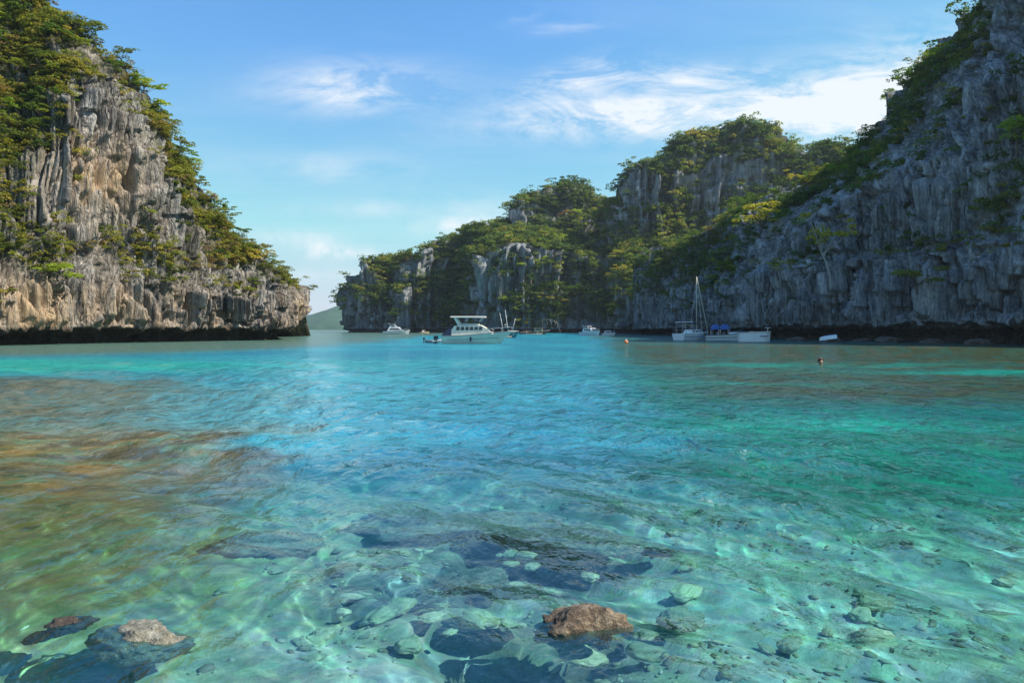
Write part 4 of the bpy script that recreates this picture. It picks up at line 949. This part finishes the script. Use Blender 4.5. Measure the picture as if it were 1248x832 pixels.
def outboard(e, x, y, z=0.75, s=1.0):
    o = MB().box((x-0.22*s, y, z+0.12*s), (0.42*s, 0.3*s, 0.42*s), (0.8, 0.8)).build('outboard_motor', 'black', e, 0.05)
    MB().box((x-0.26*s, y, z-0.5*s), (0.16*s, 0.10*s, 0.9*s), (1.3, 1)).build('motor_leg', 'rubber', o, 0.02)

def cabin_cruiser():
    e = boat_root('cabin_cruiser', 579, 418.6, -3, 'large cream cabin cruiser with a flat hardtop and a row of dark windows', 'motor boat')
    L = 7.2; x0 = -3.45
    secs = [[(x+x0, y, z) for x, y, z in s_] for s_ in hull_sections(L*0.86, 2.6, 0.92, 1.5, 0.20, 0.4, 20)]
    e.scale = (1.04, 1.04, 0.93)
    MB().loft(secs).build('hull', 'cream', e, smooth=False)
    A, Bq = rub(secs); m = MB(); m.tube(A, 0.035, 6); m.tube(Bq, 0.035, 6); m.build('rub_rail', 'stripe', e, smooth=True)
    A, Bq = rub(secs[2:-2], 3, y_out=0.015); m = MB(); m.tube(A, 0.02, 6); m.tube(Bq, 0.02, 6); m.build('hull_stripe', 'stripe', e, smooth=True)
    # deckhouse: side outline extruded with tumblehome
    ol = [(0.9, 0.98), (0.95, 1.55), (1.35, 2.12), (4.1, 2.22), (4.75, 1.85), (5.35, 1.32), (5.5, 1.12)]
    sec = []
    for y, q in ((-1.05, 1), (-0.92, 1), (0.92, 1), (1.05, 1)):
        k = 0.0 if abs(y) > 1 else 1
        sec.append([(x+x0, y*(1.0 if z < 1.5 else 0.92), z) for x, z in ol])
    MB().loft([sec[0], sec[3]]).build('deckhouse', 'cream', e, 0.06)
    for sgn in (1, -1):
        for i in range(6):
            w = MB(); xa = 1.55+i*0.48
            w.box((xa+x0+0.18, sgn*1.01, 1.80), (0.36, 0.06, 0.42), (0.92, 1), (0.03, -0.02*sgn)); w.build('window', 'glass', e, 0.02)
    MB().loft([[(4.24+x0, -0.82, 2.10), (4.24+x0, 0.82, 2.10)], [(4.86+x0, -0.86, 1.80), (4.86+x0, 0.86, 1.80)], [(5.3+x0, -0.9, 1.42), (5.3+x0, 0.9, 1.42)]], caps=False).build('windscreen', 'glass', e)
    hw = MB().box((3.0+x0, 0, 2.29), (1.9, 1.4, 0.16), (0.94, 0.92)).build('flybridge', 'cream', e, 0.05)
    MB().box((3.75+x0, 0, 2.46), (0.08, 1.1, 0.2), (1, .9), (-0.08, 0)).build('wind_deflector', 'glass', hw, 0.01)
    ht = MB().box((2.75+x0, 0, 3.18), (3.75, 2.0, 0.13), (0.97, 0.94)).build('hardtop', 'cream', e, 0.05)
    MB().box((2.75+x0, 0, 3.085), (3.55, 1.9, 0.05)).build('hardtop_trim', 'pink', ht, 0.015)
    for sgn in (1, -1):
        MB().loft([[(1.75+x0, sgn*0.92, 2.1), (2.1+x0, sgn*0.92, 2.1), (2.1+x0, sgn*0.84, 2.1), (1.75+x0, sgn*0.84, 2.1)], [(1.25+x0, sgn*0.88, 3.08), (1.5+x0, sgn*0.88, 3.08), (1.5+x0, sgn*0.8, 3.08), (1.25+x0, sgn*0.8, 3.08)]], closed=True).build('arch_leg', 'cream', e, 0.02)
        MB().tube([(3.95+x0, sgn*0.72, 2.55), (4.3+x0, sgn*0.82, 3.09)], 0.03).build('post', 'steel', e)
        MB().tube([(2.5+x0, sgn*0.72, 2.6), (2.7+x0, sgn*0.82, 3.09)], 0.03).build('post', 'steel', e)
    cv = MB().loft([[(1.05+x0, -1.0, 2.05), (1.05+x0, 1.0, 2.05)], [(0.35+x0, -1.12, 1.45), (0.35+x0, 1.12, 1.45)], [(0.02+x0, -1.14, 0.98), (0.02+x0, 1.14, 0.98)]], caps=False)
    for sgn in (1, -1): cv.add([(1.05+x0, sgn, 2.05), (0.35+x0, 1.12*sgn, 1.45), (0.02+x0, 1.14*sgn, 0.98), (1.05+x0, 1.1*sgn, 0.98)], [(0, 1, 2, 3)])
    cv.build('cockpit_canvas', 'navy', e)
    rails(e, secs, 11, 20, 0.5)
    MB().box((L*1.02+x0+0.1, 0, 1.5), (0.9, 0.34, 0.07), (1, .7)).build('bow_pulpit', 'cream', e, 0.02)
    MB().tube([(L+x0+0.45, 0, 1.45), (L+x0+0.35, 0, 1.1), (L+x0+0.25, 0.12, 1.0)], 0.03).build('anchor', 'steel', e)
    MB().box((-0.5+x0, 0, 0.28), (1.0, 2.2, 0.10), (1, 1)).build('swim_platform', 'cream', e, 0.03)
    outboard(e, -0.55+x0, 0.45, 0.62, 0.9); outboard(e, -0.55+x0, -0.45, 0.62, 0.9)
    MB().box((3.1+x0, -1.2, 0.55), (0.18, 0.12, 0.5)).build('fender', 'navy', e, 0.05)
cabin_cruiser()
def dinghy():
    e = boat_root('inflatable_dinghy', 527, 417.6, 4, 'small grey inflatable dinghy with an outboard tied astern of the cream cabin cruiser', 'dinghy')
    t = MB()
    for sgn in (1, -1): t.tube([(-0.85, sgn*0.42, 0.18), (0.5, sgn*0.42, 0.18), (0.85, sgn*0.3, 0.24), (1.05, 0, 0.32)], [0.15, 0.17, 0.16, 0.14], 9)
    t.build('side_tube', 'rubber', e, smooth=True)
    MB().box((-0.05, 0, 0.10), (1.6, 0.7, 0.06)).build('floor', 'teal', e); MB().box((0.1, 0, 0.3), (0.25, 0.8, 0.05)).build('thwart', 'tan', e)
    MB().box((-0.8, 0, 0.22), (0.06, 0.7, 0.34)).build('transom', 'rubber', e)
    outboard(e, -0.85, 0, 0.42, 0.6)
dinghy()
def yacht(name, px, py, heading, L, H, label, cat='motor yacht', decks=2, hullm='white', glass='glass', arch=True, canopy=None):
    e = boat_root(name, px, py, heading, label, cat)
    x0 = -L*0.52; B = L*0.36
    secs = [[(x+x0, y, z) for x, y, z in s_] for s_ in hull_sections(L*0.95, B, H*0.28, H*0.42, 0.08, 0.3, 14)]
    MB().loft(secs).build('hull', hullm, e)
    A, Bq = rub(secs); m = MB(); m.tube(A, 0.03, 5); m.tube(Bq, 0.03, 5); m.build('rub_rail', 'stripe', e, smooth=True)
    z0 = H*0.3; h1 = H*0.30
    def house(xa, xb, z, h, w, name_):
        b = MB(); ol = [(xa, z), (xa+0.06*L, z+h), (xb-0.17*L, z+h), (xb, z)]
        b.loft([[(x+x0, -w/2*(1 if zz == z else 0.88), zz) for x, zz in ol], [(x+x0, w/2*(1 if zz == z else 0.88), zz) for x, zz in ol]]); o = b.build(name_, hullm, e, 0.04)
        for sgn in (1, -1):
            MB().loft([[(xa+0.10*L+x0, sgn*w/2*0.975, z+h*0.34), (xb-0.13*L+x0, sgn*w/2*0.975, z+h*0.34)], [(xa+0.12*L+x0, sgn*w/2*0.935, z+h*0.78), (xb-0.19*L+x0, sgn*w/2*0.935, z+h*0.78)]], caps=False).build('window', glass, o)
        MB().loft([[(xb-0.14*L+x0, -w*.38, z+h*0.87), (xb-0.14*L+x0, w*.38, z+h*0.87)], [(xb-0.035*L+x0, -w*.42, z+h*0.28), (xb-0.035*L+x0, w*.42, z+h*0.28)]], caps=False).build('windscreen', glass, o)
        for v in o.children[-1].data.vertices: v.co.x += 0.03; v.co.z += 0.03
        for ch in o.children[:2]:
            for v in ch.data.vertices: v.co.y *= 1.03
        return o
    house(L*0.16, L*0.80, z0, h1, B*0.82, 'cabin')
    if decks > 1:
        house(L*0.22, L*0.62, z0+h1, H*0.24, B*0.66, 'flybridge')
    zt = z0+h1+(H*0.24 if decks > 1 else 0)
    if arch:
        for sgn in (1, -1): MB().tube([(L*0.24+x0, sgn*B*0.3, zt-0.05), (L*0.20+x0, sgn*B*0.28, zt+H*0.13)], 0.035).build('arch_leg', 'white', e)
        MB().box((L*0.30+x0, 0, zt+H*0.14), (L*0.28, B*0.62, 0.07)).build('hardtop' if not canopy else 'canopy', canopy or hullm, e, 0.02)
        for sgn in (1, -1): MB().tube([(L*0.40+x0, sgn*B*0.26, zt-0.05), (L*0.42+x0, sgn*B*0.27, zt+H*0.13)], 0.025).build('post', 'steel', e)
    rails(e, secs, 7, 14, 0.38)
    MB().box((x0-0.22, 0, 0.22), (0.5, B*0.8, 0.08)).build('swim_platform', hullm, e, 0.02)
    return e
yacht('motor_yacht', 484, 407.2, -4, 8.2, 3.4, 'pinkish white motor yacht with stepped decks moored under the far low cliff', hullm='white')
yacht('motor_boat', 720.5, 409, -58, 6.6, 3.1, 'larger white cruiser of the pair moored under the wooded cliff', 'motor boat', 1)
yacht('motor_boat', 742.5, 408.6, -35, 3.5, 2.0, 'smaller white cruiser of the pair moored under the wooded cliff', 'motor boat', 1, arch=False)
def small_boat():
    e = boat_root('rowing_boat', 517, 406.4, 20, 'tiny tan open boat under the far cliff between the motor yacht and the cabin cruiser', 'boat')
    secs = [[(x-1.6, y, z) for x, y, z in s_] for s_ in hull_sections(3.2, 1.2, 0.5, 0.75, 0.1, 0.15, 12)]
    MB().loft(secs).build('hull', 'tan', e); MB().box((-0.2, 0, 0.9), (1.3, 1.0, 0.8), (.8, .85)).build('cabin', 'cream', e, 0.04)
    MB().box((0.1, -0.49, 0.98), (0.5, 0.06, 0.3)).build('window', 'glass', e); MB().box((-0.2, 0, 1.33), (1.5, 1.1, 0.06)).build('roof', 'tan', e)
small_boat()
def outrigger(px, py, head, L, label, hullm, masts, cabin):
    e = boat_root('outrigger_boat', px, py, head, label, 'outrigger boat')
    secs = [[(x-L/2, y, z) for x, y, z in s_] for s_ in hull_sections(L*0.93, L*0.15, 0.6, 1.25, 0.16, 0.25, 16, 0.35)]
    MB().loft(secs).build('hull', hullm, e); A, Bq = rub(secs, r=0.03); m = MB(); m.tube(A, 0.04, 5); m.tube(Bq, 0.04, 5); m.build('gunwale', 'pink', e, smooth=True)
    for x in (-L*0.22, L*0.16): MB().tube([(x, -L*0.26, 0.12), (x, -L*0.18, 0.7), (x, 0, 0.95), (x, L*0.18, 0.7), (x, L*0.26, 0.12)], 0.05, 6).build('outrigger_arm', 'pole', e, smooth=True)
    for sgn in (1, -1): MB().tube([(-L*0.36, sgn*L*0.26, 0.1), (0, sgn*L*0.26, 0.08), (L*0.33, sgn*L*0.26, 0.22)], 0.08, 7).build('float', 'pole', e, smooth=True)
    for a, b in masts: MB().tube([a, b], [0.055, 0.03], 6).build('mast', 'white', e, smooth=True)
    if cabin:
        c = MB().box((L*0.18, 0, 1.35), (L*0.3, L*0.13, 1.1), (.9, .92)).build('cabin', 'tan', e, 0.03)
        for sgn in (1, -1): MB().box((L*0.18, sgn*L*0.066, 1.5), (L*0.2, 0.05, 0.4)).build('window', 'glass', c)
        MB().box((L*0.17, 0, 1.95), (L*0.36, L*0.16, 0.08)).build('roof', 'tan', e, 0.02)
        MB().box((-L*0.2, 0, 1.0), (L*0.34, L*0.12, 0.5), (.95, .9)).build('deck_cover', 'wood', e, 0.05)
    else:
        for x in (-0.9, 0.5):
            for sgn in (1, -1): MB().tube([(x, sgn*0.35, 0.6), (x, sgn*0.35, 1.7)], 0.025, 5).build('post', 'pole', e)
        MB().box((-0.2, 0, 1.75), (1.9, 1.0, 0.06)).build('awning', 'navy', e, 0.02)
    return e
outrigger(618, 411.5, -22, 4.0, 'dark teal outrigger boat with slim white poles behind the cabin cruiser bow', 'teal', [((0.9, 0.1, 0.7), (1.6, 0.1, 3.6)), ((-0.7, 0.2, 0.6), (-1.6, 0.3, 4.6)), ((0.2, 0.2, .6), (-.5, .3, 5.2))], False)
outrigger(650, 407.2, -6, 9.0, 'long brown wooden outrigger boat with a tan cabin moored right of the cabin cruiser', 'wood', [], True)
def sailboat():
    e = boat_root('sailing_boat', 846, 414.2, 38, 'white sailing boat with a tall bare mast and furled jib', 'sailing boat')
    L = 6.9; x0 = -3.6
    secs = [[(x+x0, y, z) for x, y, z in s_] for s_ in hull_sections(L*0.95, 2.5, 0.95, 1.2, 0.08, 0.35, 16, 0.5)]
    MB().loft(secs).build('hull', 'white', e)
    A, Bq = rub(secs, 3, y_out=.012); m = MB(); m.tube(A, 0.03, 5); m.tube(Bq, 0.03, 5); m.build('hull_stripe', 'blue', e, smooth=True)
    c = MB().box((3.3+x0, 0, 1.25), (2.7, 1.6, 0.55), (.8, .8)).build('cabin', 'white', e, .06)
    for sgn in (1, -1):
        for x in (2.6, 3.3, 4.0): MB().box((x+x0, sgn*0.745, 1.28), (0.42, 0.06, 0.2)).build('window', 'glass', c)
    mx = 4.15+x0
    MB().tube([(mx, 0, 1.4), (mx, 0, 9.4)], [0.075, 0.055], 8).build('mast', 'pole', e, smooth=True)
    MB().tube([(6.85+x0, 0, 1.25), (mx+0.1, 0, 9.2)], [0.10, 0.045], 7).build('furled_jib', 'pole', e, smooth=True)
    b = MB().tube([(mx, 0, 2.2), (1.0+x0, 0, 2.3)], 0.06, 7).build('boom', 'pole', e, smooth=True)
    MB().tube([(mx-.15, 0, 2.38), (2.5+x0, 0, 2.42), (1.1+x0, 0, 2.42)], [0.15, 0.13, 0.07], 8).build('sail_cover', 'navy', b, smooth=True)
    for sgn in (1, -1): MB().tube([(mx-.1, sgn*1.15, 1.1), (mx, sgn*0.5, 5.6), (mx, 0, 9.2)], 0.012, 4).build('shroud', 'steel', e); MB().tube([(mx, 0, 5.6), (mx, sgn*0.5, 5.6)], 0.02, 4).build('spreader', 'pole', e)
    MB().box((1.3+x0, 0, 2.62), (1.9, 1.9, 0.08), (.9, .9)).build('bimini', 'white', e, .03)
    for sgn in (1, -1):
        for x in (.6, 2.0): MB().tube([(x+x0, sgn*0.85, 0.95), (x+x0, sgn*0.85, 2.6)], 0.02, 5).build('post', 'steel', e)
    rails(e, secs, 1, 15, .5)
sailboat()
def canopy_boat():
    e = boat_root('motor_boat', 884, 414.6, -24, 'white motor boat with two rounded blue canopies beside the sailing boat', 'motor boat')
    L = 5.4; x0 = -2.6
    secs = [[(x+x0, y, z) for x, y, z in s_] for s_ in hull_sections(L*0.95, 2.0, 0.75, 1.0, 0.1, 0.3, 14)]
    MB().loft(secs).build('hull', 'white', e); A, Bq = rub(secs); m = MB(); m.tube(A, 0.05, 5); m.tube(Bq, 0.05, 5); m.build('rub_rail', 'navy', e, smooth=True)
    A, Bq = rub(secs, 3, y_out=.012); m = MB(); m.tube(A, 0.05, 5); m.tube(Bq, 0.05, 5); m.build('hull_stripe', 'stripe', e, smooth=True)
    for cx in (1.25, 2.55):
        ang = np.linspace(0, math.pi, 9)
        se = [[(cx+x0+math.cos(a)*0.66*k, y, 1.55+math.sin(a)*0.75*k) for a in ang] for y, k in ((-0.95, .85), (-.7, 1), (0.7, 1), (0.95, .85))]
        MB().loft(se).build('canopy', 'blue', e, smooth=True)
        for sgn in (1, -1):
            for dx in (-.55, .55): MB().tube([(cx+x0+dx, sgn*0.88, 0.7), (cx+x0+dx, sgn*0.82, 1.9)], 0.022, 5).build('post', 'steel', e)
    MB().loft([[(3.3+x0, -.7, 1.0), (3.3+x0, .7, 1.0)], [(3.0+x0, -.6, 1.5), (3.0+x0, .6, 1.5)]], caps=False).build('windscreen', 'glass', e)
    MB().box((3.7+x0, 0, 1.0), (1.3, 1.2, 0.28), (.8, .8)).build('foredeck', 'white', e, .05)
    for x, y in ((.7, .3), (1.6, -.4), (2.4, .2)): MB().box((x+x0, y, 0.98), (0.45, 0.5, 0.5), (.9, .9)).build('seat', 'stripe', e, .05)
    rails(e, secs, 8, 14, .35); outboard(e, -0.05+x0, 0, .75, .9)
canopy_boat()
def launch():
    e = boat_root('launch', 920, 416.4, -5, 'low flat-sided white launch tied right of the boat with blue canopies', 'boat')
    L = 3.9; x0 = -1.95
    secs = [[(x+x0, y, z) for x, y, z in s_] for s_ in hull_sections(L*0.97, 1.6, 1.15, 1.3, 0.03, 0.25, 12, 0.75, 0.93)]
    MB().loft(secs).build('hull', 'white', e); A, Bq = rub(secs); m = MB(); m.tube(A, 0.05, 5); m.tube(Bq, 0.05, 5); m.build('rub_rail', 'cream', e, smooth=True)
    MB().box((2.9+x0, -.74, 0.72), (1.0, 0.1, 0.12)).build('hull_mark', 'stripe', e); MB().box((0.3+x0, 0, 1.25), (0.5, 1.0, 0.4)).build('console', 'navy', e, .05)
    MB().box((1.6+x0, 0, 1.28), (0.4, 1.2, 0.1)).build('thwart', 'tan', e); MB().tube([(3.5+x0, 0, 1.2), (3.55+x0, 0, 1.75)], 0.03, 5).build('post', 'steel', e)
    MB().box((3.55+x0, 0, 1.78), (.7, 0.5, .05)).build('awning', 'white', e, .01)
launch()
def upturned():
    e = boat_root('dinghy', 1009, 417.2, 155, 'white dinghy lying overturned on the boulders in the notch of the right cliff', 'dinghy', 0.72)
    secs = [[(x-1.0, y, -z) for x, y, z in s_] for s_ in hull_sections(1.9, 0.9, 0.35, 0.42, 0.06, 0.12, 12, 0.5)]
    h = MB().loft(secs).build('hull', 'white', e); MB().tube([(-0.95, 0, 0.12), (0, 0, 0.13), (.8, 0, .02)], .03, 5).build('keel', 'blue', h)
    e.location.y -= 0; e.rotation_euler[1] = 0.12
upturned()
def buoy():
    e = boat_root('buoy', 763, 417.8, 0, 'orange mooring buoy with a white top floating in front of the two small cruisers', 'buoy')
    bm = bmesh.new(); bmesh.ops.create_uvsphere(bm, u_segments=16, v_segments=10, radius=0.27); me = bpy.data.meshes.new('float'); bm.to_mesh(me); bm.free(); me.materials.append(M['orange'])
    f = link('float', me, e); f.location.z = 0.1; f.scale = (1.0, 1.0, .7); MB().tube([(0, 0, .28), (0, 0, .42)], [.1, .07], 8).build('cap', 'white', e, smooth=True)
    MB().tube([(0.08, 0, .42), (0.06, 0, .5), (-.06, 0, .5), (-.08, 0, .42)], .015, 5).build('ring', 'steel', e)
buoy()
def swimmer():
    M['skin'] = plain('warm_skin', (0.50, 0.27, 0.18), 0.5, var=.1); M['hair'] = plain('auburn_hair', (0.14, 0.05, 0.025), 0.7, var=.3, vs=20)  # one even warm brown for the skin
    w = water_at(1000, 445)
    me = bpy.data.meshes.new('person')
    # pelvis first, then spine, neck, head, both arms sculling, both legs trailing below the surface
    V = [(0, .25, -.72), (0, .12, -.45), (0, .03, -.18), (0, .0, -.02), (0, -.01, .07), (0, -.02, .15), (0, -.01, .24),
         (.19, .02, -.09), (.40, -.06, -.12), (.58, -.22, -.10), (.66, -.30, -.09), (-.19, .02, -.09), (-.40, -.06, -.12), (-.56, -.24, -.10), (-.64, -.32, -.09),
         (.10, .28, -.76), (.14, .45, -1.1), (.12, .75, -1.35), (.12, .72, -1.46), (-.10, .28, -.76), (-.15, .5, -1.08), (-.13, .82, -1.3), (-.13, .8, -1.4)]
    E = [(0, 1), (1, 2), (2, 3), (3, 4), (4, 5), (5, 6), (2, 7), (7, 8), (8, 9), (9, 10), (2, 11), (11, 12), (12, 13), (13, 14), (0, 15), (15, 16), (16, 17), (17, 18), (0, 19), (19, 20), (20, 21), (21, 22)]
    rad = [.15, .14, .16, .065, .075, .10, .075, .07, .05, .036, .03, .07, .05, .036, .03, .09, .065, .04, .035, .09, .065, .04, .035]
    me.from_pydata(V, E, []); o = link('person', me); o.location = w; o.rotation_euler = (0, 0, R(15))
    sk = o.modifiers.new('skin', 'SKIN')
    for d_, q in zip(me.skin_vertices[0].data, rad): d_.radius = (q, q)
    me.skin_vertices[0].data[0].use_root = True
    o.modifiers.new('sub', 'SUBSURF').levels = 2; o.modifiers['sub'].render_levels = 2
    dg = bpy.context.evaluated_depsgraph_get(); m2 = bpy.data.meshes.new_from_object(o.evaluated_get(dg)); o.modifiers.clear(); o.data = m2; m2.name = 'person'; m2.materials.clear(); m2.materials.append(M['skin'])
    # face relief
    for v in m2.vertices:
        x, y, z = v.co
        if z > .08 and y < -.06:
            v.co.y -= 0.03*math.exp(-((x/.025)**2+((z-.155)/.035)**2)); v.co.y += .012*(math.exp(-(((x-.038)/.02)**2+((z-.185)/.018)**2))+math.exp(-(((x+.038)/.02)**2+((z-.185)/.018)**2)))
    for q in m2.polygons: q.use_smooth = True
    tag(o, 'person swimming with head above water, auburn hair, in front of the right cliff', 'person')
    bm = bmesh.new(); bmesh.ops.create_uvsphere(bm, u_segments=20, v_segments=14, radius=0.125)
    for v in list(bm.verts):
        if v.co.y < -.045 and v.co.z < .055: bm.verts.remove(v)
    h = bpy.data.meshes.new('hair'); bm.to_mesh(h); bm.free(); h.materials.append(M['hair'])
    ho = link('hair', h, o); ho.location = (0, .0, .20); ho.scale = (.98, 1.02, 1.08)
    for q in h.polygons: q.use_smooth = True
swimmer()

# ------------------------------------------------------------------ air
def haze():
    x0, x1, y0, y1, z0, z1 = -1700, 1500, -90, 2250, -8, 140
    v = [(x, y, z) for z in (z0, z1) for x, y in ((x0, y0), (x1, y0), (x1, y1), (x0, y1))]
    me = bpy.data.meshes.new('haze'); me.from_pydata(v, [], [(3, 2, 1, 0), (4, 5, 6, 7), (0, 1, 5, 4), (1, 2, 6, 5), (2, 3, 7, 6), (3, 0, 4, 7)])
    m, t = new_mat('haze'); pv = t.n('ShaderNodeVolumePrincipled', ins={'Color': (0.75, 0.88, 1.0, 1), 'Density': 0.00012, 'Anisotropy': 0.2})
    t.l(pv.outputs[0], t.n('ShaderNodeOutputMaterial').inputs[1]); me.materials.append(m)
    o = link('haze', me); tag(o, 'thin pale sea haze filling the bay', 'haze', kind='stuff')
haze()
